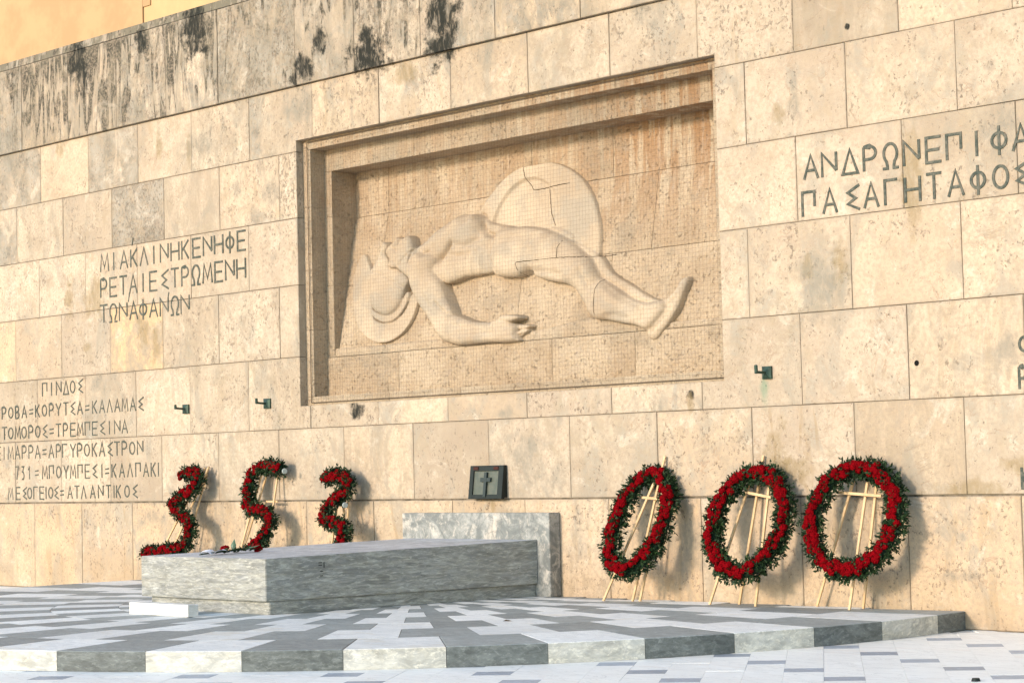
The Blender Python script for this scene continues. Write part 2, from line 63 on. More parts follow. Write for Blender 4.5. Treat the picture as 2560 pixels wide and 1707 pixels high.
# ------------------------------------------------------------------ node helper
class NT:
    def __init__(s, name):
        s.m = bpy.data.materials.new(name); s.m.use_nodes = True
        s.t = s.m.node_tree; s.t.nodes.clear()
        s.out = s.t.nodes.new('ShaderNodeOutputMaterial')
        s.b = s.t.nodes.new('ShaderNodeBsdfPrincipled')
        s.t.links.new(s.b.outputs[0], s.out.inputs[0])
    def n(s, typ, **kw):
        x = s.t.nodes.new(typ)
        for k, v in kw.items(): setattr(x, k, v)
        return x
    def put(s, sock, v):
        if hasattr(v, 'is_output') or isinstance(v, bpy.types.NodeSocket): s.t.links.new(v, sock)
        else: sock.default_value = v
    def math(s, op, a, b=0.0, c=None, clamp=False):
        x = s.n('ShaderNodeMath', operation=op, use_clamp=clamp)
        s.put(x.inputs[0], a); s.put(x.inputs[1], b)
        if c is not None: s.put(x.inputs[2], c)
        return x.outputs[0]
    def vec(s, op, a, b=None, scale=None):
        x = s.n('ShaderNodeVectorMath', operation=op)
        s.put(x.inputs[0], a)
        if b is not None: s.put(x.inputs[1], b)
        if scale is not None: s.put(x.inputs['Scale'], scale)
        return x.outputs['Value'] if op in ('LENGTH', 'DOT_PRODUCT') else x.outputs[0]
    def noise(s, v, scale, detail=5, rough=0.55, dist=0.0):
        x = s.n('ShaderNodeTexNoise')
        s.put(x.inputs['Vector'], v); x.inputs['Scale'].default_value = scale
        x.inputs['Detail'].default_value = detail; x.inputs['Roughness'].default_value = rough
        x.inputs['Distortion'].default_value = dist
        return x.outputs[0]
    def ramp(s, v, lo, hi, a=0.0, b=1.0, smooth=True):
        x = s.n('ShaderNodeMapRange', interpolation_type='SMOOTHSTEP' if smooth else 'LINEAR')
        s.put(x.inputs[0], v)
        for i, q in enumerate((lo, hi, a, b)): s.put(x.inputs[i + 1], q)
        return x.outputs[0]
    def mix(s, f, a, b, mode='MIX'):
        x = s.n('ShaderNodeMix', data_type='RGBA', blend_type=mode)
        s.put(x.inputs[0], f)
        for i, q in ((6, a), (7, b)):
            if isinstance(q, tuple) and len(q) == 3: q = (*q, 1)
            s.put(x.inputs[i], q)
        return x.outputs[2]
    def attr(s, name):
        x = s.n('ShaderNodeAttribute', attribute_type='OBJECT', attribute_name=name)
        return x.outputs['Fac']
    def rand(s): return s.n('ShaderNodeObjectInfo').outputs['Random']
    def pos(s): return s.n('ShaderNodeNewGeometry').outputs['Position']
    def bump(s, h, strength, dist):
        x = s.n('ShaderNodeBump'); x.inputs['Strength'].default_value = strength
        x.inputs['Distance'].default_value = dist
        s.put(x.inputs['Height'], h); s.t.links.new(x.outputs[0], s.b.inputs['Normal'])
    def fin(s, col, rough=0.8, spec=0.3):
        s.put(s.b.inputs['Base Color'], (*col, 1) if isinstance(col, tuple) and len(col) == 3 else col)
        s.put(s.b.inputs['Roughness'], rough)
        s.b.inputs['Specular IOR Level'].default_value = spec
        return s.m

def offset_pos(t):
    """world position shifted by a per-object random, so each stone has its own figure"""
    r = t.rand()
    c = t.n('ShaderNodeCombineXYZ')
    t.put(c.inputs[0], t.math('MULTIPLY', r, 91.0)); t.put(c.inputs[1], t.math('MULTIPLY', r, 57.0)); t.put(c.inputs[2], t.math('MULTIPLY', r, 173.0))
    return t.vec('ADD', t.pos(), c.outputs[0]), r

def scaled(t, v, sx, sy, sz):
    return t.vec('MULTIPLY', v, (sx, sy, sz))

# individual stains with a shape of their own on the wall (x, z, rx, rz, kind)  kind 0 black, 1 brown, 2 verdigris, 3 grey
SPOTS = [(-2.537, 6.99, 0.16, 0.22, 0), (-2.84, 6.687, 0.22, 0.22, 0), (-2.998, 6.622, 0.12, 0.16, 0), (-0.251, 6.847, 0.34, 0.55, 0), (-1.574, 6.673, 0.4, 0.28, 0), (-1.654, 6.895, 0.16, 0.2, 0), (-5.167, 7.595, 0.32, 0.42, 0), (-8.078, 7.678, 0.3, 0.36, 0), (-7.923, 7.364, 0.18, 0.3, 0), (-6.439, 7.635, 0.14, 0.22, 0), (-8.619, 6.406, 0.14, 0.12, 1), (-5.421, 5.983, 0.08, 0.3, 1), (-6.106, 6.09, 0.08, 0.22, 1), (-8.419, 4.196, 0.14, 0.3, 1), (-7.756, 4.147, 0.34, 0.34, 1), (-6.537, 3.61, 0.16, 0.34, 1), (-6.264, 3.403, 0.1, 0.3, 1), (-7.99, 3.449, 0.12, 0.08, 1), (4.943, 5.357, 0.045, 0.16, 3), (4.942, 5.087, 0.09, 0.18, 3), (4.736, 5.069, 0.09, 0.12, 1), (5.627, 5.815, 0.035, 0.035, 0), (6.329, 4.264, 0.15, 0.55, 1), (7.325, 4.572, 0.3, 0.28, 3), (7.253, 5.193, 0.07, 0.1, 3), (5.052, 3.516, 0.06, 0.2, 1), (5.214, 3.305, 0.34, 0.42, 3), (5.448, 3.527, 0.1, 0.22, 1), (4.459, 2.327, 0.06, 0.24, 2), (3.465, 2.314, 0.05, 0.06, 0), (3.451, 2.227, 0.05, 0.12, 1), (4.587, 1.606, 0.17, 0.42, 1), (4.816, 1.495, 0.22, 0.16, 1), (7.335, 1.498, 0.15, 0.1, 1), (7.284, 2.526, 0.16, 0.18, 3), (0.967, 1.692, 0.3, 0.3, 3), (1.446, 1.462, 0.16, 0.18, 3), (0.712, 2.211, 0.1, 0.08, 3), (0.585, 2.198, 0.1, 0.06, 3), (-1.971, 2.343, 0.16, 0.12, 0), (0.422, 1.144, 0.05, 0.14, 1), (0.526, 6.413, 0.18, 0.2, 3), (2.368, 3.678, 0.2, 0.1, 3), (-10.098, 6.521, 0.3, 0.5, 3), (2.924, 6.493, 0.2, 0.3, 3), (6.851, 1.294, 0.5, 0.1, 1), (6.649, 0.487, 0.25, 0.05, 3), (-6.378, 1.039, 0.35, 0.12, 3), (3.352, 0.77, 0.35, 0.3, 3), (2.371, 0.679, 0.3, 0.3, 3), (-5.173, 6.014, 0.5, 0.2, 3), (-3.644, 5.223, 0.25, 0.2, 3), (-7.704, 2.919, 0.2, 0.15, 3), (-2.978, 6.226, 0.3, 0.2, 3), (-0.928, 6.348, 0.35, 0.12, 1)]

def wall_material():
    t = NT('weathered_wall_stone')
    v, r = offset_pos(t)
    P = t.pos()
    big = t.noise(v, 0.9, 6, 0.6, 0.4)
    med = t.noise(v, 3.2, 8, 0.62, 0.6)
    fine = t.noise(v, 26, 6, 0.6)
    warm = t.attr('["warm"]'); grey = t.attr('["grey"]'); soot = t.attr('["soot"]'); pit = t.attr('["pit"]'); brown = t.attr('["brown"]')
    c = t.mix(t.ramp(big, 0.36, 0.64), (0.405, 0.318, 0.222), (0.53, 0.43, 0.308))
    c = t.mix(t.ramp(med, 0.5, 0.72, 0, .6), c, (0.50, 0.42, 0.30))
    # per-stone tone
    tone = t.math('MULTIPLY_ADD', t.math('FRACT', t.math('MULTIPLY', r, 13.7)), 0.30, 0.83)
    c = t.mix(1.0, c, t.n('ShaderNodeCombineColor').outputs[0], 'MIX') if False else c
    tc = t.n('ShaderNodeCombineXYZ'); [t.put(tc.inputs[i], tone) for i in range(3)]
    c = t.mix(1.0, c, tc.outputs[0], 'MULTIPLY')
    # pinkish / yellowish cast
    c = t.mix(t.math('MULTIPLY', t.ramp(t.math('FRACT', t.math('MULTIPLY', r, 7.3)), .5, 1), .30), c, (0.60, 0.475, 0.35))
    c = t.mix(warm, c, (0.72, 0.47, 0.24))
    # soft grey clouds
    gn = t.noise(scaled(t, v, 1.4, 1.4, 0.8), 1.7, 9, 0.68, 0.8)
    c = t.mix(t.ramp(gn, .49, .63, 0, .68), c, (0.32, 0.285, 0.22))
    gm = t.ramp(gn, t.math('MULTIPLY_ADD', grey, -0.62, 0.78), t.math('MULTIPLY_ADD', grey, -0.52, 0.90))
    gm = t.math('MULTIPLY', gm, t.math('MINIMUM', t.math('MULTIPLY', grey, 2.0), 1.0))
    c = t.mix(t.math('MULTIPLY', gm, .9), c, t.mix(t.ramp(med, .35, .65), (0.185, 0.165, 0.125), (0.36, 0.325, 0.26)))
    # veins
    vn = t.noise(v, 1.5, 7, 0.6, 0.9)
    ve = t.math('ABSOLUTE', t.math('SUBTRACT', vn, 0.5))
    vm = t.math('MULTIPLY', t.ramp(ve, 0.0, 0.010, 1, 0), t.ramp(t.noise(v, 2.1, 3), .48, .6))
    c = t.mix(t.math('MULTIPLY', vm, .55), c, (0.27, 0.16, 0.09))
    # brown runs
    bn = t.noise(scaled(t, v, 3.0, 3.0, 0.8), 1.6, 6, .6, .9)
    bm = t.math('MULTIPLY', t.ramp(bn, .55, .66), brown)
    c = t.mix(bm, c, (0.30, 0.20, 0.09))
    # vertical streak tint
    sn = t.noise(scaled(t, v, 7.0, 7.0, 0.45), 1.6, 6, .6, .4)
    c = t.mix(t.ramp(sn, .53, .72, 0, .30), c, (0.39, 0.325, 0.24))
    # soot: black-green crust in vertical runs
    s1 = t.noise(scaled(t, v, 5.2, 5.2, 1.1), 1.05, 5, .56, 1.5)
    sz = t.ramp(t.n('ShaderNodeSeparateXYZ').outputs[2], 0, 1)
    sep = t.n('ShaderNodeSeparateXYZ'); t.put(sep.inputs[0], P)
    up = t.ramp(sep.outputs[2], 6.5, 7.9, -.06, .09, smooth=False)
    s1 = t.math('ADD', s1, up)
    th = t.math('MULTIPLY_ADD', soot, -0.235, 0.698)
    sm = t.ramp(s1, th, t.math('ADD', th, .07))
    c = t.mix(t.math('MULTIPLY', t.ramp(s1, t.math('SUBTRACT', th, .12), th), t.math('MULTIPLY', soot, .5)), c, (0.22, 0.20, 0.16))
    c = t.mix(t.math('MULTIPLY', t.math('MULTIPLY', sm, t.ramp(t.noise(v, 14, 6, .7), .3, .5, .8, 1)), .97), c, (0.030, 0.029, 0.020))
    # pits
    pn = t.noise(scaled(t, v, 1, 1, .8), 26, 6, .72)
    pm_ = t.noise(v, 2.6, 5, .6)
    pth = t.math('MULTIPLY_ADD', t.noise(v, 5.5, 5, .65), -0.30, t.math('MULTIPLY_ADD', pm_, -0.25, t.math('MULTIPLY_ADD', pit, -0.11, 0.905)))
    pits = t.ramp(pn, pth, t.math('ADD', pth, .035))
    c = t.mix(t.math('MULTIPLY', pits, .72), c, (0.12, 0.09, 0.06))
    # dirt gathered along the arrises
    gen = t.n('ShaderNodeTexCoord').outputs['Generated']
    sg = t.n('ShaderNodeSeparateXYZ'); t.put(sg.inputs[0], gen)
    ex = t.math('MULTIPLY', t.math('MINIMUM', sg.outputs[0], t.math('SUBTRACT', 1.0, sg.outputs[0])), 1.3)
    ez = t.math('MINIMUM', sg.outputs[2], t.math('SUBTRACT', 1.0, sg.outputs[2]))
    ed = t.math('ADD', t.math('MINIMUM', ex, ez), t.math('MULTIPLY', t.math('SUBTRACT', t.noise(P, 7, 6, .7), .5), .16))
    c = t.mix(t.ramp(ed, -.02, .055, .42, 0), c, (0.30, 0.245, 0.175))
    # broad blotches
    c = t.mix(t.ramp(t.noise(v, 4.2, 9, .72, .5),   .50, .63, 0, .60), c, (0.38, 0.30, 0.20))
    c = t.mix(t.ramp(t.noise(v, 2.3, 9, .7, .7), .56, .66, 0, .40), c, (0.66, 0.57, 0.445))
    v2 = t.noise(v, 3.6, 8, .65, 1.2)
    c = t.mix(t.math('MULTIPLY', t.ramp(t.math('ABSOLUTE', t.math('SUBTRACT', v2, .5)), 0, .007, .5, 0), t.ramp(t.noise(v, 1.3, 3), .5, .58)), c, (0.24, 0.155, 0.10))
    # fine mottling
    c = t.mix(t.ramp(fine, .42, .64, .0, .55), c, (0.36, 0.28, 0.20))
    gr2 = t.noise(v, 95, 4, .75)
    c = t.mix(t.ramp(gr2, .52, .72, 0, .30), c, (0.20, 0.165, 0.12))
    c = t.mix(t.math('MULTIPLY', t.attr('["grime"]'), t.ramp(t.noise(scaled(t, v, 1.8, 1.8, .6), 2.2, 9, .74, .9), .42, .56, .12, 1.5)), c, (0.165, 0.145, 0.10))
    # low splash zone
    low = t.math('MULTIPLY', t.ramp(sep.outputs[2], .1, .75, 1, 0), t.ramp(t.noise(P, 1.3, 8, .65), .40, .62))
    c = t.mix(t.math('MULTIPLY', low, .45), c, (0.36, 0.25, 0.14))
    # own-shaped stains
    cols = [(0.020, 0.020, 0.014), (0.25, 0.18, 0.085), (0.10, 0.24, 0.15), (0.22, 0.20, 0.155)]
    nx = t.noise(P, 5.0, 6, .65)
    nz = t.math('MULTIPLY', t.math('SUBTRACT', nx, .5), 3.2)
    patch = t.ramp(t.noise(scaled(t, P, 9, 9, 3.5), 1.6, 7, .7, .6), .34, .56, .35, 1)
    for (x, z, rx, rz, k) in SPOTS:
        q = t.vec('MULTIPLY', t.vec('SUBTRACT', P, (x, 0, z)), (1 / rx, 0, 1 / rz))
        d = t.math('ADD', t.vec('LENGTH', q), nz)
        m = t.ramp(d, (.55, .35, .1, .15)[k], (1.12, 1.15, 1.3, 1.35)[k], 1, 0)
        c = t.mix(t.math('MULTIPLY', t.math('MULTIPLY', m, patch), (1.0, .62, .5, .62)[k]), c, cols[k])
    h = t.math('ADD', t.math('MULTIPLY', med, .6), t.math('MULTIPLY', t.noise(v, 60, 5, .7), .25))
    h = t.math('SUBTRACT', h, t.math('MULTIPLY', pits, .35))
    h = t.math('SUBTRACT', h, t.math('MULTIPLY', vm, .12))
    t.bump(h, .55, .012)
    return t.fin(c, .82, .22)

def relief_material(name, rough, over=None, of=0.0):
    t = NT(name)
    v, r = offset_pos(t)
    P = t.pos()
    big = t.noise(v, 1.1, 7, .62, .5)
    c = t.mix(t.ramp(big, .34, .66), (0.435, 0.322, 0.205), (0.555, 0.435, 0.295)) if rough else t.mix(t.ramp(big, .34, .66), (0.405, 0.308, 0.205), (0.525, 0.415, 0.285))
    st = t.noise(scaled(t, P, 5.5, 5.5, .5), 1.2, 7, .62, .5)
    sep = t.n('ShaderNodeSeparateXYZ'); t.put(sep.inputs[0], P)
    up = t.ramp(sep.outputs[2], 3.6, 5.6, 0, 1)
    rt = t.ramp(sep.outputs[0], 0.0, 3.0, .35, 1)
    if rough:
        c = t.mix(t.math('MULTIPLY', t.math('MULTIPLY', t.ramp(st, .42, .54), up), t.math('MULTIPLY', rt, .95)), c, (0.33, 0.175, 0.075))
        c = t.mix(t.math('MULTIPLY', t.ramp(st, .60, .70), t.math('MULTIPLY', up, .6)), c, (0.64, 0.53, 0.40))
        c = t.mix(t.ramp(t.noise(P, 1.6, 8, .7), .50, .64, 0, .55), c, (0.33, 0.27, 0.19))
    pn = t.noise(v, 24 if rough else 40, 5, .7)
    pits = t.ramp(pn, .58 if rough else .70, .68 if rough else .76)
    c = t.mix(t.math('MULTIPLY', pits, .34 if rough else .20), c, (0.22, 0.15, 0.085))
    c = t.mix(t.ramp(t.noise(v, 9, 6, .7), .52, .7, 0, .35), c, (0.42, 0.34, 0.26))
    if not rough:
        c = t.mix(t.math('MULTIPLY', t.ramp(t.noise(P, 1.9, 8, .68, .4), .45, .62), .62), c, (0.34, 0.295, 0.225))
    if over: c = t.mix(t.ramp(t.noise(P, 2.4, 8, .7), .3, .6, of * .6, of * 1.4), c, over)
    c = t.mix(t.ramp(t.noise(v, 34, 5, .75), .45, .68, 0, .30 if rough else .22), c, (0.22, 0.16, 0.095))
    h = t.math('SUBTRACT', t.noise(v, 20, 6, .75), t.math('MULTIPLY', pits, .6)) if rough else t.noise(v, 40, 5, .6)
    t.bump(h, .8 if rough else .35, .035 if rough else .010)
    return t.fin(c, .86, .15)

def marble(name, base, dark, light, stretch, scale=1.6, contrast=1.0, rough=.45, warmv=None, world=True, pitv=0.0, front=None, tonev=.26, spec=.35):
    t = NT(name)
    v, r = offset_pos(t)
    vs = scaled(t, v, *stretch)
    n1 = t.noise(vs, scale, 10, .68, 1.9)
    n2 = t.noise(vs, scale * 4.3, 8, .7, .6)
    c = t.mix(t.ramp(n1, .5 - .16 / contrast, .5 + .16 / contrast), dark, base)
    c = t.mix(t.ramp(n2, .50, .66, 0, .8), c, light)
    n3 = t.noise(scaled(t, vs, 1, 1, 1.0), scale * 9, 6, .7, .8)
    c = t.mix(t.ramp(n3, .50, .66, 0, .55), c, dark)
    c = t.mix(t.ramp(t.noise(v, .9, 4), .5, .7, 0, .35), c, dark)
    if warmv: c = t.mix(t.ramp(t.noise(vs, scale * .8, 7, .65, .8), .54, .68, 0, .7), c, warmv)
    tone = t.math('MULTIPLY_ADD', t.math('FRACT', t.math('MULTIPLY', r, 17.3)), tonev, 1 - tonev * .62)
    tc = t.n('ShaderNodeCombineXYZ'); [t.put(tc.inputs[i], tone) for i in range(3)]
    c = t.mix(1.0, c, tc.outputs[0], 'MULTIPLY')
    if front is not None:      # upright faces darker: dirt on kerb risers, painted shade on the tomb
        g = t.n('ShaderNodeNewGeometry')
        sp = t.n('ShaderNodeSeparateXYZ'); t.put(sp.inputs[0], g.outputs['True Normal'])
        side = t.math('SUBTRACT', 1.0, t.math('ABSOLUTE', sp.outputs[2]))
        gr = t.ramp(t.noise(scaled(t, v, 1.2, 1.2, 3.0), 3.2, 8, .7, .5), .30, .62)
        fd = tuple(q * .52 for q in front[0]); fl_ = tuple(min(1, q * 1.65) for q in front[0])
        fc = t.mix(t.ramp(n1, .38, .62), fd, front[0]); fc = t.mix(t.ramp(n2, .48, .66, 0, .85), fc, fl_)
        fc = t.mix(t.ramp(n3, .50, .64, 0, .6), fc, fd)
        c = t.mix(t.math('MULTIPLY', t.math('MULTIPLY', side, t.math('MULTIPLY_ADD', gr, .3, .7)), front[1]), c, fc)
    vl = t.noise(scaled(t, t.vec('ADD', v, t.vec('MULTIPLY', v, (.4, .2, 0))), stretch[0], stretch[1], stretch[2] * .8), scale * .9, 8, .66, 1.8)
    c = t.mix(t.ramp(t.math('ABSOLUTE', t.math('SUBTRACT', vl, .5)), 0, .016, .55, 0), c, tuple(q * .62 for q in dark))
    if pitv:
        pn = t.noise(scaled(t, v, .6, .6, 1.6), 30, 4, .6)
        pt = t.ramp(pn, .74 - pitv * .1, .78 - pitv * .1)
        c = t.mix(t.math('MULTIPLY', pt, .8), c, (0.05, 0.055, 0.05))
    t.bump(t.math('ADD', n2, t.noise(v, 60, 4)), .25, .004)
    return t.fin(c, t.ramp(n2, .3, .7, rough - .08, rough + .15), spec)

def plain(name, col, rough=.6, spec=.4, metal=0.0, var=None, scale=12, bump=0.0):
    t = NT(name)
    c = col
    if var is not None:
        v, r = offset_pos(t)
        nn = t.noise(v, scale, 6, .65)
        c = t.mix(t.ramp(nn, .38, .64), col, var)
        if bump: t.bump(nn, .5, bump)
    t.b.inputs['Metallic'].default_value = metal
    return t.fin(c, rough, spec)

MAT = {}
MAT['wall'] = wall_material()
MAT['mortar'] = plain('joint_mortar', (0.22, 0.18, 0.13), .95, .1, var=(0.10, 0.085, 0.06), scale=6)
MAT['relief_bg'] = relief_material('rough_hewn_stone', True)
MAT['relief_fig'] = relief_material('carved_figure_stone', False)
MAT['frame'] = relief_material('frame_stone', True, (0.30, 0.26, 0.19), .22)
MAT['letter'] = plain('grey_letter_paint', (0.060, 0.072, 0.058), .85, .1, var=(0.14, 0.135, 0.105), scale=22)
MAT['tomb'] = marble('grey_tomb_marble', (0.56, 0.57, 0.57), (0.36, 0.38, 0.39), (0.70, 0.70, 0.70), (.5, .5, 3.0), 3.6, 1.5, .5, (0.40, 0.345, 0.26), pitv=.5, spec=.22, front=((0.31, 0.30, 0.24), .85))  # sides darkened under a paler top: sky light put into the tomb colour
MAT['tombhead'] = marble('mottled_headstone_marble', (0.36, 0.355, 0.32), (0.15, 0.16, 0.15), (0.52, 0.475, 0.40), (1.1, 1.1, 1.0), 2.0, 1.3, .5, (0.60, 0.52, 0.42), pitv=.3)
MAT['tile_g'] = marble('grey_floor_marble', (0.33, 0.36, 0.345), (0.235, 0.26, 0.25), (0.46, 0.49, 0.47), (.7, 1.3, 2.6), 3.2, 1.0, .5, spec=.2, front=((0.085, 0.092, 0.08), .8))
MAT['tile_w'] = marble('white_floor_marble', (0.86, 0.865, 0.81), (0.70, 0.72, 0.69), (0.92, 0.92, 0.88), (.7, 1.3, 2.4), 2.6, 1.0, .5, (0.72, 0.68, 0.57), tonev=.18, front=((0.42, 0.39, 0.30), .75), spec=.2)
MAT['pave_w'] = marble('white_paving_marble', (0.90, 0.91, 0.85), (0.83, 0.84, 0.79), (0.93, 0.935, 0.89), (.5, 2.2, 1.0), 1.3, .7, .45, (0.82, 0.79, 0.72), tonev=.05)
MAT['pave_g'] = marble('blue_grey_paving_marble', (0.40, 0.45, 0.50), (0.30, 0.34, 0.38), (0.52, 0.57, 0.62), (.8, 1.6, 1.0), 2.5, .8, .45)
MAT['white_block'] = marble('white_kerb_marble', (0.74, 0.72, 0.66), (0.56, 0.54, 0.48), (0.82, 0.80, 0.76), (.7, .7, 2.2), 2.8, 1.0, .5)
MAT['leaf'] = plain('dark_green_leaf', (0.022, 0.050, 0.014), .55, .25, var=(0.009, 0.022, 0.008), scale=9)
MAT['leaf_pale'] = plain('pale_green_leaf', (0.10, 0.17, 0.10), .5, .4, var=(0.05, 0.10, 0.05), scale=16)
MAT['core'] = plain('wreath_core', (0.012, 0.026, 0.014), .9, .1)
MAT['red'] = plain('red_carnation_petals', (0.20, 0.0015, 0.004), .9, .03, var=(0.085, 0.001, 0.002), scale=55)
MAT['wood'] = plain('pale_pine_wood', (0.66, 0.47, 0.26), .6, .3, var=(0.56, 0.37, 0.185), scale=5)
MAT['bronze'] = plain('green_bronze', (0.035, 0.072, 0.045), .5, .5, .35, var=(0.018, 0.038, 0.026), scale=18, bump=.002)
MAT['dark_metal'] = plain('dark_box_metal', (0.012, 0.018, 0.015), .55, .3, .2, var=(0.010, 0.014, 0.012), scale=14)
MAT['glass_dusty'] = plain('dusty_grey_glass', (0.075, 0.088, 0.066), .4, .3, var=(0.11, 0.115, 0.085), scale=8)
MAT['cross'] = plain('dark_cross_metal', (0.022, 0.032, 0.028), .5, .4, .2)
MAT['rust'] = plain('rusty_hinge', (0.05, 0.018, 0.012), .8, .2)
MAT['paper'] = plain('white_paper', (0.86, 0.87, 0.90), .6, .3)
MAT['net'] = plain('grey_net_cord', (0.10, 0.075, 0.05), .9, .05)
MAT['plaster_d'] = plain('ochre_plaster', (0.50, 0.32, 0.17), .9, .1, var=(0.43, 0.275, 0.145), scale=1.6)
MAT['plaster_l'] = plain('yellow_plaster', (0.55, 0.385, 0.20), .9, .1, var=(0.51, 0.355, 0.185), scale=1.6)
MAT['asphalt'] = plain('asphalt', (0.06, 0.06, 0.06), .9, .2, var=(0.045, 0.045, 0.045), scale=3)
MAT['crack'] = plain('crack_shadow', (0.07, 0.05, 0.03), .95, .05)
MAT['dark'] = plain('dark_hole', (0.01, 0.01, 0.009), .9, .1)
MAT['dry'] = plain('dry_brown_leaf', (0.10, 0.075, 0.04), .8, .2)

# ------------------------------------------------------------------ object helpers
def thing(name, label, cat, loc=(0, 0, 0), group=None, kind=None):
    o = bpy.data.objects.new(name, None); COL.objects.link(o)
    o.empty_display_size = .1
    o.location = loc
    if label: o['label'] = label
    if cat: o['category'] = cat
    if group: o['group'] = group
    if kind: o['kind'] = kind
    return o

def link(name, me, parent=None, mat=None, **props):
    o = bpy.data.objects.new(name, me); COL.objects.link(o)
    if mat is not None and not me.materials: me.materials.append(mat)
    if parent is not None:
        o.parent = parent
        o.matrix_parent_inverse = Matrix.Translation(-parent.location)
    for k, v in props.items(): o[k] = v
    return o

def mesh(name, verts, faces, smooth=False):
    me = bpy.data.meshes.new(name)
    me.from_pydata([tuple(v) for v in verts], [], faces)
    me.update()
    if smooth:
        me.polygons.foreach_set('use_smooth', [True] * len(me.polygons))
    return me

def from_bm(bm, name, smooth=False):
    bmesh.ops.recalc_face_normals(bm, faces=bm.faces[:])
    me = bpy.data.meshes.new(name); bm.to_mesh(me); bm.free()
    if smooth: me.polygons.foreach_set('use_smooth', [True] * len(me.polygons))
    return me

def box_bm(bm, x0, x1, y0, y1, z0, z1, bev=0.0):
    vs = [bm.verts.new(c) for c in ((x0, y0, z0), (x1, y0, z0), (x1, y1, z0), (x0, y1, z0), (x0, y0, z1), (x1, y0, z1), (x1, y1, z1), (x0, y1, z1))]
    fs = [bm.faces.new([vs[i] for i in f]) for f in ((0, 3, 2, 1), (4, 5, 6, 7), (0, 1, 5, 4), (1, 2, 6, 5), (2, 3, 7, 6), (3, 0, 4, 7))]
    if bev:
        es = list({e for f in fs for e in f.edges})
        bmesh.ops.bevel(bm, geom=es, offset=bev, segments=1, affect='EDGES', clamp_overlap=True)
    return vs

def box_mesh(name, *a, **k):
    bm = bmesh.new(); box_bm(bm, *a, **k); return from_bm(bm, name)

def stick_mesh(name, a, b, w, d=None, bev=.0015, up=Vector((0, 1, 0))):
    a, b = Vector(a), Vector(b); d = d or w
    z = (b - a).normalized(); x = up.cross(z).normalized(); y = z.cross(x)
    bm = bmesh.new(); L = (b - a).length
    box_bm(bm, -w / 2, w / 2, -d / 2, d / 2, 0, L, bev)
    m = Matrix((x, y, z)).transposed().to_4x4(); m.translation = a
    bm.transform(m)
    return from_bm(bm, name)

def inset_poly(pts, d):
    n = len(pts); out = []
    area = sum(pts[i][0] * pts[(i + 1) % n][1] - pts[(i + 1) % n][0] * pts[i][1] for i in range(n))
    sgn = 1 if area > 0 else -1
    for i in range(n):
        p0, p1, p2 = Vector(pts[i - 1]), Vector(pts[i]), Vector(pts[(i + 1) % n])
        e1 = (p1 - p0).normalized(); e2 = (p2 - p1).normalized()
        n1 = Vector((-e1.y, e1.x)) * sgn; n2 = Vector((-e2.y, e2.x)) * sgn
        k = 1 + n1.dot(n2)
        out.append(tuple(p1 + (n1 + n2) * (d / max(k, .2))))
    return out

def slab_mesh(name, pts, yf, depth, gap=.004, bev=.005, yfun=None, tilt=(0, 0), rough_edge=0.0):
    """a dressed stone: outline pts in XZ, front at yf, arrises worn by bev"""
    if rough_edge:
        q = []
        n = len(pts)
        for i in range(n):
            a, b = Vector(pts[i]), Vector(pts[(i + 1) % n]); L = (b - a).length; k = max(1, int(L / .22))
            for j in range(k): q.append(tuple(a.lerp(b, j / k)))
        pts = q
    o1 = inset_poly(pts, gap); o2 = inset_poly(pts, gap + bev)
    if rough_edge:
        o1 = [(x + RNG.uniform(-1, 1) * rough_edge * .5, z + RNG.uniform(-1, 1) * rough_edge * .5) for x, z in o1]
        o2 = [(x + RNG.uniform(-1, 1) * rough_edge, z + RNG.uniform(-1, 1) * rough_edge) for x, z in o2]
    cx = sum(a for a, b in pts) / len(pts); cz = sum(b for a, b in pts) / len(pts)
    Y = (lambda x, z: yf + (yfun(z) if yfun else 0) + tilt[0] * (x - cx) + tilt[1] * (z - cz))
    n = len(o1)
    vs = [(x, Y(x, z), z) for x, z in o2] + [(x, Y(x, z) + bev, z) for x, z in o1] + [(x, Y(x, z) + depth, z) for x, z in o1]
    fs = [list(range(n))] + [[i, (i + 1) % n, n + (i + 1) % n, n + i] for i in range(n)] + [[n + i, n + (i + 1) % n, 2 * n + (i + 1) % n, 2 * n + i] for i in range(n)]
    bm = bmesh.new(); bv = [bm.verts.new(v) for v in vs]
    for f in fs: bm.faces.new([bv[i] for i in f])
    area = sum(pts[i][0] * pts[(i + 1) % len(pts)][1] - pts[(i + 1) % len(pts)][0] * pts[i][1] for i in range(len(pts)))
    me = bpy.data.meshes.new(name)
    # counter-clockwise in XZ seen from -Y gives a normal of -Y
    if area < 0: bmesh.ops.reverse_faces(bm, faces=bm.faces[:])
    bm.normal_update()
    bm.to_mesh(me); bm.free()
    return me

H = D['h']
Z = [0.0] + D['z'][:6] + [D['z7'][1]]
NX0, NX1, NZ0, NZ1 = (D['niche'][k] for k in ('x0', 'x1', 'z0', 'z1'))
XL, XR = -14.6, 12.4

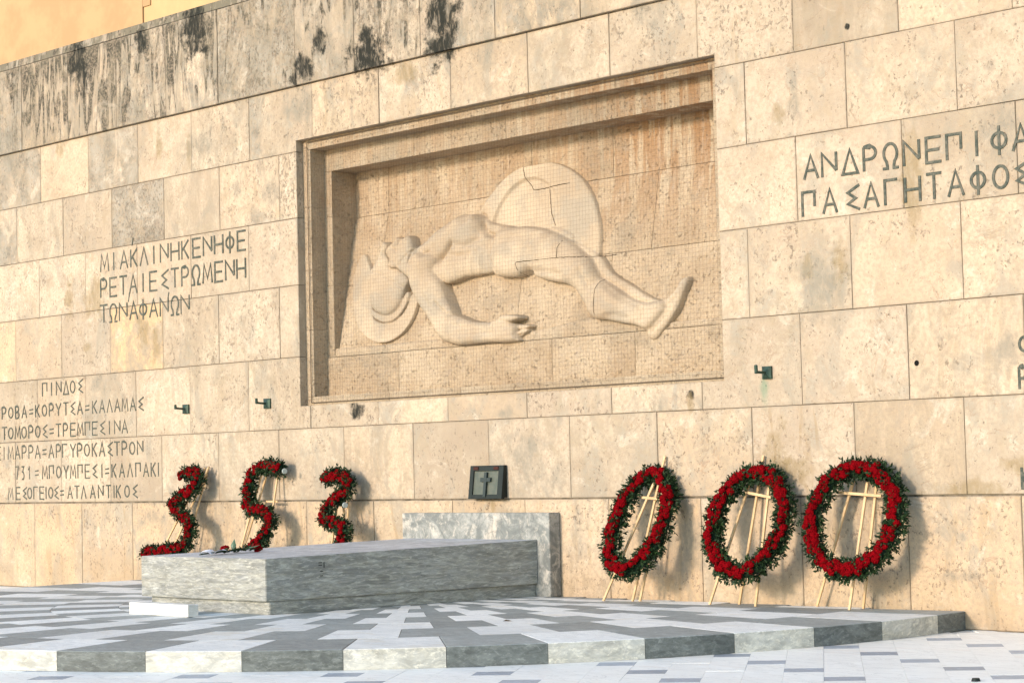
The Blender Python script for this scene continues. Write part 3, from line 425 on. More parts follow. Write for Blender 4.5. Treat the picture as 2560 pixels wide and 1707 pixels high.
# ------------------------------------------------------------------ ground
g = mesh('plaza', [(-60, -15, -.008), (60, -15, -.008), (60, .3, -.008), (-60, .3, -.008)], [[0, 1, 2, 3]])
link('plaza', g, None, MAT['pave_w'], kind='structure')
g = mesh('street', [(-90, -120, -.02), (90, -120, -.02), (90, -15.002, -.02), (-90, -15.002, -.02)], [[0, 1, 2, 3]])
link('street', g, None, MAT['asphalt'], kind='structure')
pav = thing('marble_paving', None, None, kind='structure')
u = Vector((.79, .613)); w = Vector((.613, -.79))          # across and along the strips
O0 = Vector((7.45, -2.54)); SW = .30; PER = 2.64; OFF = .66
R_OUT = D['circ'][1]; CYC = D['circ'][0]
k_made = 0
for i in range(-24, 16):
    for j in range(-8, 8):
        o = O0 + u * (SW * i) + w * (OFF * i + PER * j)
        # white slab(s) between bars, and the bar
        segs = [(.05, -.25, 'g'), (-.25, -1.42, 'w'), (-1.42, -2.59, 'w')]
        for a, b, kind in segs:
            c = o + u * SW / 2 + w * ((a + b) / 2)
            if c.y > -.0 or c.y < -10.5 or c.x < -2.5 or c.x > 11.0: continue
            d = math.hypot(c.x, c.y - CYC)
            if d < R_OUT - .75: continue
            # keep what the photo (or a step to the side) could see
            if c.y < -1.16 * (11.2 - c.x) - .5 + 1.5 and c.x < 3: continue
            gp = .0008
            vs = []
            for (s, t_) in ((gp, a - gp), (SW - gp, a - gp), (SW - gp, b + gp), (gp, b + gp)):
                q = o + u * s + w * t_
                vs.append(q)
            if max(q.y for q in vs) > .02: vs = [Vector((q.x, min(q.y, -.001))) for q in vs]
            zt = RNG.uniform(-.0012, .0008)
            bmv = [(q.x, q.y, zt) for q in vs] + [(q.x, q.y, -.02) for q in vs]
            me = mesh('paver', bmv, [[0, 3, 2, 1], [0, 1, 5, 4], [1, 2, 6, 5], [2, 3, 7, 6], [3, 0, 4, 7]])
            bm = bmesh.new(); bm.from_mesh(me); bmesh.ops.recalc_face_normals(bm, faces=bm.faces[:])
            if bm.faces[:][0].normal.z < 0: bmesh.ops.reverse_faces(bm, faces=bm.faces[:])
            bm.to_mesh(me); bm.free()
            link('paver', me, pav, MAT['pave_g' if kind == 'g' else 'pave_w'])
            k_made += 1

# ------------------------------------------------------------------ half-round platform of ring-laid marble
plat = thing('platform', None, None, kind='structure')
TH0, DE = D['circ'][2], D['circ'][3]
RINGS = [R_OUT, 5.74, 4.78, 4.0, 3.27, 2.62, 2.06, 1.6, 1.15]
def arc_block(k0, k1, r0, r1, zb, zt, gap, bev):
    n = 6
    t0, t1 = TH0 + k0 * DE, TH0 + k1 * DE
    def P(r, t, z):
        x, y = r * math.sin(t), CYC - r * math.cos(t)
        if y > -.001: y = -.001
        return (x, y, z)
    bm = bmesh.new()
    rings = []
    for (dr, dz) in ((0, zb), (0, zt - bev), (bev, zt)):
        row = []
        for i in range(n + 1):
            a = (t0 + (gap + dr) / r1) + ((t1 - (gap + dr) / r1) - (t0 + (gap + dr) / r1)) * i / n
            row.append(bm.verts.new(P(r1 - gap - dr, a, dz)))
        for i in range(n, -1, -1):
            a = (t0 + (gap + dr) / r0) + ((t1 - (gap + dr) / r0) - (t0 + (gap + dr) / r0)) * i / n
            row.append(bm.verts.new(P(r0 + gap + dr, a, dz)))
        rings.append(row)
    m = len(rings[0])
    for a, b in zip(rings[:-1], rings[1:]):
        for i in range(m):
            try: bm.faces.new([a[i], a[(i + 1) % m], b[(i + 1) % m], b[i]])
            except ValueError: pass
    top = rings[-1]
    for i in range(n):
        try: bm.faces.new([top[i], top[i + 1], top[m - 2 - i], top[m - 1 - i]])
        except ValueError: pass
    bmesh.ops.remove_doubles(bm, verts=bm.verts[:], dist=1e-5)
    return from_bm(bm, 'slab')
for ri in range(len(RINGS) - 1):
    r1, r0 = RINGS[ri], RINGS[ri + 1]
    off = 0 if ri % 2 == 0 else .5
    kmin = int(math.floor((-math.radians(99) - TH0) / DE)) - 1
    kmax = int(math.ceil((math.radians(99) - TH0) / DE)) + 1
    lim = math.acos(max(-1, CYC / r1))
    for k in range(kmin, kmax + 1):
        a, b = k + off, k + off + 1
        if TH0 + a * DE > lim - .004 or TH0 + b * DE < -lim + .004: continue
        a = max(a, (-lim + .0005 - TH0) / DE); b = min(b, (lim - .0005 - TH0) / DE)
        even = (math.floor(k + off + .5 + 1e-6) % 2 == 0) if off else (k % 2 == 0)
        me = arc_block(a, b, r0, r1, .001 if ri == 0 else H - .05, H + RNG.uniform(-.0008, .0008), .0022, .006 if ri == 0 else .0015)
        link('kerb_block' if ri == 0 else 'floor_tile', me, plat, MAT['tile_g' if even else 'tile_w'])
# bed under the tiles
bm = bmesh.new()
vs = []
for i in range(49):
    t = -1.69 + 3.38 * i / 48
    vs.append((( RINGS[1] + .3) * math.sin(t), min(CYC - (RINGS[1] + .3) * math.cos(t), -.002), H - .006))
f = bm.faces.new([bm.verts.new(v) for v in vs])
if f.normal.z < 0: f.normal_flip()
me = bpy.data.meshes.new('mortar_bed'); bm.to_mesh(me); bm.free()
link('mortar_bed', me, plat, MAT['mortar'])

# ------------------------------------------------------------------ the wall
wall = thing('memorial_wall', 'long wall of large weathered cream stone blocks carved with Greek names', 'wall', (0, 0, 0))
# course -> list of (index of block, properties)
ATTR = [(7, -10.42, -9.52, {'grey': 0.6, 'soot': 0.6, 'pit': 0.7}), (7, -9.43, -8.53, {'grey': 0.3, 'soot': 0.92, 'pit': 0.4, 'brown': 0.3}), (7, -8.16, -7.26, {'grey': 0.3, 'soot': 0.95, 'pit': 0.3, 'brown': 0.3}), (7, -6.92, -6.02, {'grey': 0.55, 'soot': 0.8, 'pit': 0.7}), (7, -5.71, -4.81, {'grey': 0.5, 'soot': 0.82, 'pit': 0.2, 'brown': 0.2}), (7, -4.28, -3.38, {'grey': 0.8, 'soot': 0.4, 'pit': 0.8}), (7, -2.86, -1.96, {'grey': 0.6, 'soot': 0.6, 'pit': 0.3}), (7, -1.65, -0.75, {'grey': 0.5, 'soot': 0.78, 'pit': 0.9}), (7, -0.39, 0.51, {'grey': 0.5, 'soot': 0.45, 'pit': 0.4}), (7, 0.93, 1.83, {'grey': 0.55, 'soot': 0, 'pit': 0.1, 'warm': 0.25}), (7, 2.06, 2.96, {'grey': 0.1, 'soot': 0, 'pit': 0.1}), (6, -10.2, -9.3, {'grey': 0.75, 'pit': 0.3}), (6, -8.97, -8.07, {'grey': 0.05}), (6, -7.69, -6.79, {'grey': 0.8, 'pit': 0.3}), (6, -6.45, -5.55, {'grey': 0, 'brown': 0.3}), (6, -5.14, -4.24, {'grey': 0.1}), (6, -3.84, -2.94, {'grey': 0.5, 'pit': 0.3}), (6, -2.45, -1.55, {'grey': 0.35, 'warm': 0.15, 'brown': 0.4, 'pit': 0.5}), (6, -1.27, -0.37, {'grey': 0.5, 'brown': 0.3, 'pit': 0.4}), (6, 0.07, 0.97, {'grey': 0.05}), (6, 1.36, 2.26, {'grey': 0.05}), (6, 2.46, 3.36, {'grey': 0.35, 'pit': 0.5}), (6, 3.88, 4.78, {'grey': 0.2, 'pit': 0.5, 'brown': 0.4}), (5, -10.57, -9.67, {'grey': 0.6}), (5, -9.66, -8.76, {'grey': 0}), (5, -8.38, -7.48, {'grey': 0}), (5, -7.1, -6.2, {'grey': 0.9, 'pit': 0.95}), (5, -5.82, -4.92, {'grey': 0.0}), (5, -4.52, -3.62, {'grey': 0.45, 'warm': 0.12, 'pit': 0.4, 'brown': 0.3}), (5, -3.69, -2.79, {'grey': 0.3, 'pit': 0.9}), (5, 3.68, 4.58, {'grey': 0.35, 'pit': 0.2}), (4, -4.02, -3.12, {'grey': 0.35, 'pit': 0.3}), (4, -7.81, -6.91, {'brown': 0.3}), (4, -10.24, -9.34, {'grey': 0}), (3, -7.18, -6.28, {'warm': 0.75, 'grey': 0, 'brown': 0.3, 'pit': 0}), (3, -10.61, -9.71, {'warm': 0.45, 'grey': 0}), (3, -8.46, -7.56, {'grey': 0.3, 'pit': 0.4}), (3, -5.87, -4.97, {'grey': 0.25, 'pit': 0.4}), (3, 4.49, 5.39, {'grey': 0.35, 'pit': 0.3}), (2, -2.54, -1.64, {'grey': 0.3, 'pit': 0.5}), (2, -0.07, 0.83, {'grey': 0.35}), (2, 1.17, 2.07, {'grey': 0.2, 'pit': 0.4}), (2, 2.9, 3.8, {'grey': 0.45, 'pit': 0.2}), (1, 4.44, 5.34, {'brown': 0.5}), (1, 1.84, 2.74, {'grey': 0.1})]
def prop(ci, xm):
    d = dict(grime=.22 if ci == 7 else RNG.choice([0, 0, .06, .14]), grey=RNG.choice([0, .1, .16, .24, .34, .42]), soot=0.0, pit=RNG.choice([.0, .1, .25, .4]), brown=RNG.choice([0, 0, 0, .25]), warm=RNG.choice([0, 0, 0, .12]))
    if ci == 0: d['grey'] = RNG.choice([.1, .2, .35]); d['pit'] = .35; d['brown'] = .4; d['warm'] = RNG.choice([.2, .3, .4])
    if xm > 4.2 and ci > 0: d['grey'] = RNG.choice([0, 0, .12, .2]); d['pit'] = RNG.choice([0, .1, .2])
    for (c, x0, x1, dd) in ATTR:
        if c == ci and x0 <= xm <= x1: d.update(dd)
    return d
def block(ci, pts, yf=0.0, **kw):
    xm = sum(a for a, b in pts) / len(pts)
    me = slab_mesh('stone_block', pts, yf + RNG.uniform(-.0025, .0025), .25, gap=kw.get('gap', RNG.uniform(.0022, .0045)), bev=RNG.uniform(.003, .007),
                   tilt=(RNG.uniform(-.0012, .0012), RNG.uniform(-.0015, .0015)), rough_edge=.0016)
    return link('stone_block', me, wall, MAT['wall'], **{k: float(v) for k, v in prop(ci, xm).items()})
for ci in range(7):
    z0, z1 = Z[ci] + (.007 if ci == 1 else 0), Z[ci + 1] - (.006 if ci == 0 else 0)
    js = sorted(D['joints'][ci])
    if ci in (0,):
        pass
    while js[0] > XL + 1.4: js.insert(0, js[0] - RNG.uniform(1.24, 1.34))
    while js[-1] < XR - 1.4: js.append(js[-1] + RNG.uniform(1.24, 1.34))
    js = [XL] + js + [XR]
    for a, b in zip(js[:-1], js[1:]):
        segs = []
        inn = (b > NX0 + 1e-3 and a < NX1 - 1e-3 and z1 > NZ0 + 1e-3 and z0 < NZ1 - 1e-3)
        if not inn:
            block(ci, [(a, z0), (b, z0), (b, z1), (a, z1)]); continue
        if z0 >= NZ0 and z1 <= NZ1:                 # courses beside the niche only
            if a < NX0: block(ci, [(a, z0), (NX0, z0), (NX0, z1), (a, z1)])
            if b > NX1: block(ci, [(NX1, z0), (b, z0), (b, z1), (NX1, z1)])
        elif z0 < NZ0:                              # course under the sill
            if a < NX0: block(ci, [(a, z0), (b, z0), (b, NZ0), (NX0, NZ0), (NX0, z1), (a, z1)])
            elif b > NX1: block(ci, [(a, z0), (b, z0), (b, z1), (NX1, z1), (NX1, NZ0), (a, NZ0)])
            else: block(ci, [(a, z0), (b, z0), (b, NZ0), (a, NZ0)])
        else:                                       # course over the lintel
            if a < NX0: block(ci, [(a, z0), (NX0, z0), (NX0, NZ1), (b, NZ1), (b, z1), (a, z1)])
            elif b > NX1: block(ci, [(a, NZ1), (NX1, NZ1), (NX1, z0), (b, z0), (b, z1), (a, z1)])
            else: block(ci, [(a, NZ1), (b, NZ1), (b, z1), (a, z1)])
# top course stands 4 cm proud, under a bevelled coping
z0, z1, zc = D['z7'][1], D['z7'][0], D['z7'][2]
js = sorted(D['joints'][7])
while js[0] > XL + 1.4: js.insert(0, js[0] - RNG.uniform(1.2, 1.3))
while js[-1] < XR - 1.4: js.append(js[-1] + RNG.uniform(1.24, 1.34))
js = [XL] + js + [XR]
for a, b in zip(js[:-1], js[1:]):
    block(7, [(a, z0 + .004), (b, z0 + .004), (b, zc), (a, zc)], -.045)
for i in range(22):
    a = XL + (XR - XL) * i / 22; b = XL + (XR - XL) * (i + 1) / 22
    bm = bmesh.new()
    vs = [(-.046, zc + .003), (-.028, z1), (.75, z1 + .02), (.75, zc + .003)]
    A = [bm.verts.new((a + .003, y, z)) for y, z in vs]; B = [bm.verts.new((b - .003, y, z)) for y, z in vs]
    bm.faces.new(A); bm.faces.new(B[::-1])
    for q in range(4): bm.faces.new([A[q], B[q], B[(q + 1) % 4], A[(q + 1) % 4]])
    link('coping_stone', from_bm(bm, 'coping_stone'), wall, MAT['wall'], grey=.7, soot=.55 if a < -4.5 else .45, pit=.4, brown=0.0, warm=0.0, grime=.8)
# backing that closes the joints (four pieces round the niche)
bm = bmesh.new()
for (x0, x1, a, b) in ((XL, NX0 - .03, -.3, z1 - .03), (NX1 + .03, XR, -.3, z1 - .03), (NX0 - .03, NX1 + .03, -.3, NZ0 - .03), (NX0 - .03, NX1 + .03, NZ1 + .03, z1 - .03)):
    box_bm(bm, x0, x1, .014 if True else 0, .7, a, b)
link('wall_core', from_bm(bm, 'wall_core'), wall, MAT['mortar'])

# ------------------------------------------------------------------ letters
def arc(cx, cy, rx, ry, a0, a1, n=14):
    return [(cx + rx * math.cos(math.radians(a0 + (a1 - a0) * i / n)), cy + ry * math.sin(math.radians(a0 + (a1 - a0) * i / n))) for i in range(n + 1)]
G = {
 'Α': [[(0, 0), (.5, 1), (1, 0)], [(.2, .36), (.8, .36)]], 'Λ': [[(0, 0), (.5, 1), (1, 0)]], 'Δ': [[(0, 0), (.5, 1), (1, 0), (0, 0)]],
 'Μ': [[(0, 0), (.14, 1), (.5, .22), (.86, 1), (1, 0)]], 'Ν': [[(0, 0), (0, 1), (1, .22)], [(1, 1), (1, .22)]], 'Ι': [[(.5, 0), (.5, 1)]],
 'Κ': [[(.08, 0), (.08, 1)], [(.9, 1), (.1, .45)], [(.3, .58), (.92, 0)]], 'Η': [[(0, 0), (0, 1)], [(1, 0), (1, 1)], [(0, .5), (1, .5)]],
 'Ε': [[(1, 1), (.05, 1), (.05, 0), (1, 0)], [(.05, .5), (.88, .5)]], 'Φ': [[(.5, -.08), (.5, 1.08)], arc(.5, .5, .44, .3, 0, 360, 22)],
 'Ρ': [[(.08, 0), (.08, 1)] , [(.08, 1), (.5, 1)] + arc(.5, .74, .4, .26, 90, -90, 10) + [(.08, .48)]],
 'Τ': [[(0, 1), (1, 1)], [(.5, 1), (.5, 0)]], 'Σ': [[(1, 1), (.16, .72), (.72, .47), (.16, .26), (1, 0)]],
 'Ω': [[(0, 0), (.3, 0), (.3, .08)] + arc(.5, .60, .42, .40, 232, -52, 20) + [(.7, .08), (.7, 0), (1, 0)]],
 'Π': [[(.02, 0), (.02, 1), (.92, 1), (.92, .38)]], 'Γ': [[(.1, 0), (.1, 1), (.95, 1)]], 'Ο': [arc(.5, .5, .46, .42, 0, 360, 24)],
 'Β': [[(.1, 0), (.1, 1)], [(.1, 1), (.45, 1)] + arc(.45, .76, .34, .24, 90, -90, 8) + [(.1, .52)], [(.45, .52)] + arc(.45, .26, .42, .26, 90, -90, 8) + [(.1, 0)]],
 'Υ': [[(0, 1), (.5, .45), (1, 1)], [(.5, .45), (.5, 0)]], '=': [[(.08, .62), (.92, .66)], [(.08, .30), (.92, .34)]],
 '7': [[(0, 1), (.9, 1), (.45, 0)]], '3': [[(.1, 1), (.85, 1), (.4, .58), (.6, .56)] + arc(.5, .28, .36, .28, 70, -130, 9)], '1': [[(.15, .72), (.6, 1), (.6, 0)]],
}
def glyph_mesh(name, strokes, wd, ht, th):
    bm = bmesh.new(); yf, yb = -.0065, .006
    for si_, st in enumerate(strokes):
        yf = -.0060 - .0009 * si_
        P = [Vector((a * wd, b * ht)) for a, b in st]
        closed = (P[0] - P[-1]).length < 1e-6
        Q = P[:-1] if closed else P
        n = len(Q); L = []; R_ = []
        for i in range(n):
            p = Q[i]; pr = Q[i - 1] if (i > 0 or closed) else None; nx = Q[(i + 1) % n] if (i < n - 1 or closed) else None
            d1 = (p - pr).normalized() if pr is not None else None; d2 = (nx - p).normalized() if nx is not None else None
            if d1 is None: d1 = d2
            if d2 is None: d2 = d1
            n1 = Vector((-d1.y, d1.x)); n2 = Vector((-d2.y, d2.x)); m = n1 + n2
            if m.length < 1e-4: m = n1
            m = m * (th / 2) / max(m.length_squared / 2, .5)
            L.append(p + m); R_.append(p - m)
        rows = [[bm.verts.new((v.x, y, v.y)) for v in S] for S, y in ((L, yf), (R_, yf), (R_, yb), (L, yb))]
        for i in range(n if closed else n - 1):
            j = (i + 1) % n
            for q in range(4):
                a, b = rows[q], rows[(q + 1) % 4]
                bm.faces.new([a[i], a[j], b[j], b[i]])
        if not closed:
            bm.faces.new([rows[q][0] for q in range(4)]); bm.faces.new([rows[q][-1] for q in range(4)][::-1])
    return from_bm(bm, name)
WSC = {'Ι': .5, '=': .9, 'Μ': 1.12, 'Ω': 1.05, 'Δ': 1.05, '1': .6, '3': .7, '7': .7}
gcache = {}
for li, row in enumerate(D['text']):
    for ch, x, zb, ht, wd in row:
        w_ = wd * WSC.get(ch, 1.0) * .92
        key = (ch, round(ht, 3), round(wd, 3))
        if key not in gcache:
            gcache[key] = glyph_mesh('letter', G[ch], w_, ht, (.020 if li < 6 else .028) )
            gcache[key].materials.append(MAT['letter'])
        o = link('letter', gcache[key], wall)
        o.location = (x - w_ / 2, RNG.uniform(-.0003, .0003), zb)
        o.matrix_parent_inverse = Matrix.Identity(4)
for x, zz in D['accents']:
    me = glyph_mesh('accent_mark', [[(0, 0), (.03, .11)]], 1, 1, .02)
    o = link('accent_mark', me, wall, MAT['letter']); o.matrix_parent_inverse = Matrix.Identity(4); o.location = (x, 0, zz)

# ------------------------------------------------------------------ niche, frame and relief
rel = thing('carved_relief', 'recessed stone relief of a dying ancient warrior lying on his back, behind netting', 'relief', (.42, .3, NZ0))
D1, D2 = .11, .34
FX0, FX1, FZ0, FZ1 = -2.93, 3.79, 2.545, 5.685         # inner edge of first fillet
RX0, RX1, RZ0, RZ1 = -2.79, 3.66, 3.06, 5.41           # inner recess
def ring_frame(ox0, ox1, oz0, oz1, ix0, ix1, iz0, iz1, yf, name, jx=(), jz=()):
    """flat fillet face at yf between two rectangles, built of separate stones"""
    def seg(a, b, cuts): 
        c = [a] + [q for q in sorted(cuts) if a + .15 < q < b - .15] + [b]
        return list(zip(c[:-1], c[1:]))
    for a, b in seg(ox0, ox1, jx): link(name, slab_mesh(name, [(a, iz1), (b, iz1), (b, oz1), (a, oz1)], yf, .6, .0015, .003), rel, MAT['frame'], **PR())
    if iz0 - oz0 > .02:
        for a, b in seg(ox0, ox1, jx): link(name, slab_mesh(name, [(a, oz0), (b, oz0), (b, iz0), (a, iz0)], yf, .6, .0015, .003), rel, MAT['frame'], **PR())
    for a, b in seg(iz0, iz1, jz):
        link(name, slab_mesh(name, [(ox0, a), (ix0, a), (ix0, b), (ox0, b)], yf, .6, .0012, .003), rel, MAT['frame'], **PR())
        link(name, slab_mesh(name, [(ix1, a), (ox1, a), (ox1, b), (ix1, b)], yf, .6, .0012, .003), rel, MAT['frame'], **PR())
def PR(): return {}
ring_frame(NX0 - .05, NX1 + .05, NZ0 - .05, NZ1 + .05, FX0, FX1, FZ0, FZ1, D1, 'frame_stone', D['bandj'], [3.39, 4.15, 4.95])
ring_frame(FX0 - .02, FX1 + .02, RZ0 - .02, FZ1 + .02, RX0, RX1, RZ0, RZ1, D2, 'frame_stone', [-1.2, .43, 1.9], [3.95, 4.83])
# rough plinth band below the figure
js = [FX0 - .02] + sorted(D['plinthj']) + [FX1 + .02]
def rough_slab(name, pts, yfun, amp, cell, mat, depth=.2, seed=0):
    (x0, z0), (x1, z1) = pts
    g_ = .003
    x0 += g_; x1 -= g_; z0 += g_; z1 -= g_
    nx = max(2, int((x1 - x0) / cell)); nz = max(2, int((z1 - z0) / cell))
    V = []; F_ = []
    for j in range(nz + 1):
        for i in range(nx + 1):
            x = x0 + (x1 - x0) * i / nx; z = z0 + (z1 - z0) * j / nz
            edge = min(i, nx - i, j, nz - j)
            n_ = noise.noise(Vector((x * 9 + seed, z * 9, seed))) + .6 * noise.noise(Vector((x * 21, z * 21 + seed, 3)))
            V.append((x, yfun(z) - amp * n_ * (1 if edge > 0 else .2) + (.006 if edge == 0 else 0), z))
    N = nx + 1
    for j in range(nz):
        for i in range(nx): F_.append([j * N + i, j * N + i + 1, (j + 1) * N + i + 1, (j + 1) * N + i])
    border = [i for i in range(N)] + [j * N + nx for j in range(1, nz + 1)] + [nz * N + i for i in range(nx - 1, -1, -1)] + [j * N for j in range(nz - 1, 0, -1)]
    base = len(V)
    for b in border: V.append((V[b][0], V[b][1] + depth, V[b][2]))
    m = len(border)
    for i in range(m): F_.append([border[(i + 1) % m], border[i], base + i, base + (i + 1) % m])
    me = mesh(name, V, F_, False)
    return link(name, me, rel, mat)
for a, b in zip(js[:-1], js[1:]):
    rough_slab('plinth_stone', ((a, FZ0 - .02), (b, RZ0 - .021)), lambda z: D2 - .014, .012, .026, MAT['relief_bg'], seed=a)
def ybg(z): return min(.74, .394 + .19 * (max(z, 3.05) - 3.05))
# sloping background stones
rows = [(3.10, 3.955, [-2.162, .43, 1.867]), (3.955, 4.837, [-2.16, .436, 2.45]), (4.837, RZ1 + .05, [-2.158, .436, 1.756])]
for z0_, z1_, cut in rows:
    xs = [RX0 - .03] + cut + [RX1 + .03]
    for a, b in zip(xs[:-1], xs[1:]):
        rough_slab('background_stone', ((a, z0_), (b, z1_)), ybg, .010, .03, MAT['relief_bg'], seed=a + z0_)
# smooth ground line under the figure
V = []; F_ = []
n = 60
for i in range(n + 1):
    x = RX0 - .02 + (RX1 - RX0 + .04) * i / n
    t = noise.noise(Vector((x * 1.3, 2, 0))) * .018
    zt_ = 3.155 + t + (0.10 * math.exp(-((x - 1.75) / .5) ** 2)) - .035 * (x > 2.2)
    V += [(x, .352, 3.055), (x, .352, zt_ - .03), (x, .365, zt_ - .008), (x, .46, zt_)]
for i in range(n):
    for q in range(3): F_.append([4 * i + q, 4 * (i + 1) + q, 4 * (i + 1) + q + 1, 4 * i + q + 1])
link('ground_ledge', mesh('ground_ledge', V, F_, True), rel, MAT['relief_bg'])
# closes the pocket behind everything
link('niche_back', box_mesh('niche_back', NX0 - .1, NX1 + .1, .98, 1.05, NZ0 - .1, NZ1 + .1), rel, MAT['mortar'])

# the figure: heights above the sloping ground, traced part by part
REL = D['rel']
def sdist(poly, X, Zz):
    """signed distance (inside positive) of points to a polygon"""
    P = np.array(poly); Q = np.roll(P, -1, 0)
    d2 = np.full(X.shape, 1e9); ins = np.zeros(X.shape, bool)
    for (ax, az), (bx, bz) in zip(P, Q):
        ex, ez = bx - ax, bz - az; L2 = ex * ex + ez * ez + 1e-12
        t = np.clip(((X - ax) * ex + (Zz - az) * ez) / L2, 0, 1)
        d2 = np.minimum(d2, (X - ax - t * ex) ** 2 + (Zz - az - t * ez) ** 2)
        c = ((az > Zz) != (bz > Zz)) & (X < (bx - ax) * (Zz - az) / (bz - az + 1e-12) + ax)
        ins ^= c
    d = np.sqrt(d2)
    return np.where(ins, d, -d)
def smooth_poly(poly, it=2):
    for _ in range(it):
        q = []
        n_ = len(poly)
        for i in range(n_):
            a, b = poly[i], poly[(i + 1) % n_]
            q.append((a[0] * .75 + b[0] * .25, a[1] * .75 + b[1] * .25)); q.append((a[0] * .25 + b[0] * .75, a[1] * .25 + b[1] * .75))
        poly = q
    return poly
CELL = .0085
gx = np.arange(RX0 + .02, RX1 - .02, CELL); gz = np.arange(2.93, 5.12, CELL)
GX, GZ = np.meshgrid(gx, gz)
def layer(name, base, amp, wdt, sm=1):
    poly = smooth_poly([tuple(a) for a in REL[name]], sm)
    P = np.array(poly); m = .02
    ix = np.where((gx > P[:, 0].min() - m) & (gx < P[:, 0].max() + m))[0]; iz = np.where((gz > P[:, 1].min() - m) & (gz < P[:, 1].max() + m))[0]
    out = np.full(GX.shape, -1.0)
    s_ = np.ix_(iz, ix)
    d = sdist(poly, GX[s_], GZ[s_])
    t = np.clip(d / wdt, 0, 1)
    out[s_] = np.where(d > 0, base + amp * np.sqrt(np.clip(1 - (1 - t) ** 2, 0, 1)), -1)
    return out
def circ_layer(c, fn):
    d = c[2] - np.hypot(GX - c[0], GZ - c[1])
    return np.where(d > 0, fn(d), -1)
def smax(a, b, k):
    h = np.clip(.5 + .5 * (a - b) / k, 0, 1)
    r = b * (1 - h) + a * h + k * h * (1 - h)
    return np.where((a < 0) | (b < 0), np.maximum(a, b), r)
def groove(Hh, line, w_=.008, depth=.03):
    line = [tuple(a) for a in line]
    for (ax, az), (bx, bz) in zip(line[:-1], line[1:]):
        x0, x1 = min(ax, bx) - .03, max(ax, bx) + .03; z0_, z1_ = min(az, bz) - .03, max(az, bz) + .03
        ix = np.where((gx > x0) & (gx < x1))[0]; iz = np.where((gz > z0_) & (gz < z1_))[0]
        if not len(ix) or not len(iz): continue
        s_ = np.ix_(iz, ix)
        ex, ez = bx - ax, bz - az; L2 = ex * ex + ez * ez + 1e-12
        t = np.clip(((GX[s_] - ax) * ex + (GZ[s_] - az) * ez) / L2, 0, 1)
        d = np.hypot(GX[s_] - ax - t * ex, GZ[s_] - az - t * ez)
        sub = Hh[s_]
        Hh[s_] = np.where((d < w_) & (sub > 0), np.maximum(sub - depth * (1 - (d / w_) ** 2), .002), sub)
def blur(A, k=1):
    for _ in range(k):
        m = A > 0
        S = np.zeros_like(A); W_ = np.zeros_like(A)
        for dz in (-1, 0, 1):
            for dx in (-1, 0, 1):
                wt = (2 - abs(dz)) * (2 - abs(dx))
                B = np.roll(np.roll(A, dz, 0), dx, 1); mm = B > 0
                S += np.where(mm, B, 0) * wt; W_ += mm * wt
        A = np.where(m, S / np.maximum(W_, 1), A)
    return A
def catmull2(P):
    out = []
    for (ax, az), (bx, bz) in zip(P[:-1], P[1:]):
        k_ = max(1, int(math.hypot(bx - ax, bz - az) / .022))
        out += [(ax + (bx - ax) * q / k_, az + (bz - az) * q / k_) for q in range(k_)]
    return out + [tuple(P[-1])]
shield = circ_layer(REL['shield'], lambda d: np.minimum(.062, .042 + d * .6))
bc = REL['bowl']
db = bc[2] - np.hypot(GX - bc[0], GZ - bc[1])
ins = (db > 0)
side = np.clip((GX - bc[0]) / bc[2] * .7 - (GZ - bc[1]) / bc[2] * .5, -1, 1)
shield = np.where(ins & (shield > 0), .062 - (.040 * np.clip(db / .035, 0, 1) ** .7) * np.clip(.72 - .62 * side, 0, 1), shield)
shield = np.where(GZ < 3.93, -1, shield)
far = layer('farleg', .045, .05, .06)
crest = layer('crest', .045, .012, .03, 2); inner = layer('innercrest', .075, .015, .03, 2)
helmet = layer('helmet', .09, .075, .16, 2); head = layer('head', .10, .07, .07, 0); cheek = layer('cheek', .15, .035, .03, 1)
torso = layer('torso', .075, .095, .17, 2); pelv = layer('pelvis', .085, .12, .15, 1)
calf = layer('calf', .10, .09, .10, 2); foot = layer('foot', .06, .05, .06, 1)
ua = layer('upperarm', .125, .09, .10, 2); fa = layer('forearm', .10, .09, .085, 2)
hand = layer('hand', .10, .07, .05, 1); thumb = layer('thumb', .13, .055, .03, 1)
fi = [layer('finger1', .08, .045, .02), layer('finger2', .075, .045, .02), layer('finger3', .07, .04, .02)]
body = smax(torso, pelv, .05)
body = smax(body, calf, .04); body = smax(body, foot, .03)
arm = smax(ua, fa, .04); arm = smax(arm, hand, .03); arm = smax(arm, thumb, .008)
for f_ in fi: arm = smax(arm, f_, .004)
hd = np.maximum(np.maximum(crest, inner), np.maximum(np.where(head > 0, -1, helmet), smax(head, cheek, .01)))
shoulder = smax(body, arm, .035)
up_ = np.clip((GZ - 3.95) / .3, 0, 1)               # the shoulder grows into the chest, the lower arm stands clear of it
body = np.where((body > 0) & (arm > 0), up_ * shoulder + (1 - up_) * np.maximum(body, arm), np.maximum(body, arm))
for bx_, bz_, rad, amp in REL['bumps']:
    body = np.where(body > 0, np.maximum(body + 1.0 * amp * np.exp(-((GX - bx_) ** 2 + (GZ - bz_) ** 2) / (2 * (rad * .75) ** 2)), .03), body)
# ribs and the line of the belly
for i in range(5):
    cxr, czr = -.55 + i * .13, 4.02 - i * .015
    rr = np.hypot((GX - cxr) * 1.0, (GZ - czr) * .55)
    body = np.where(body > .12, body + .006 * np.exp(-((rr - .14) / .02) ** 2) * (GZ < 4.3), body)
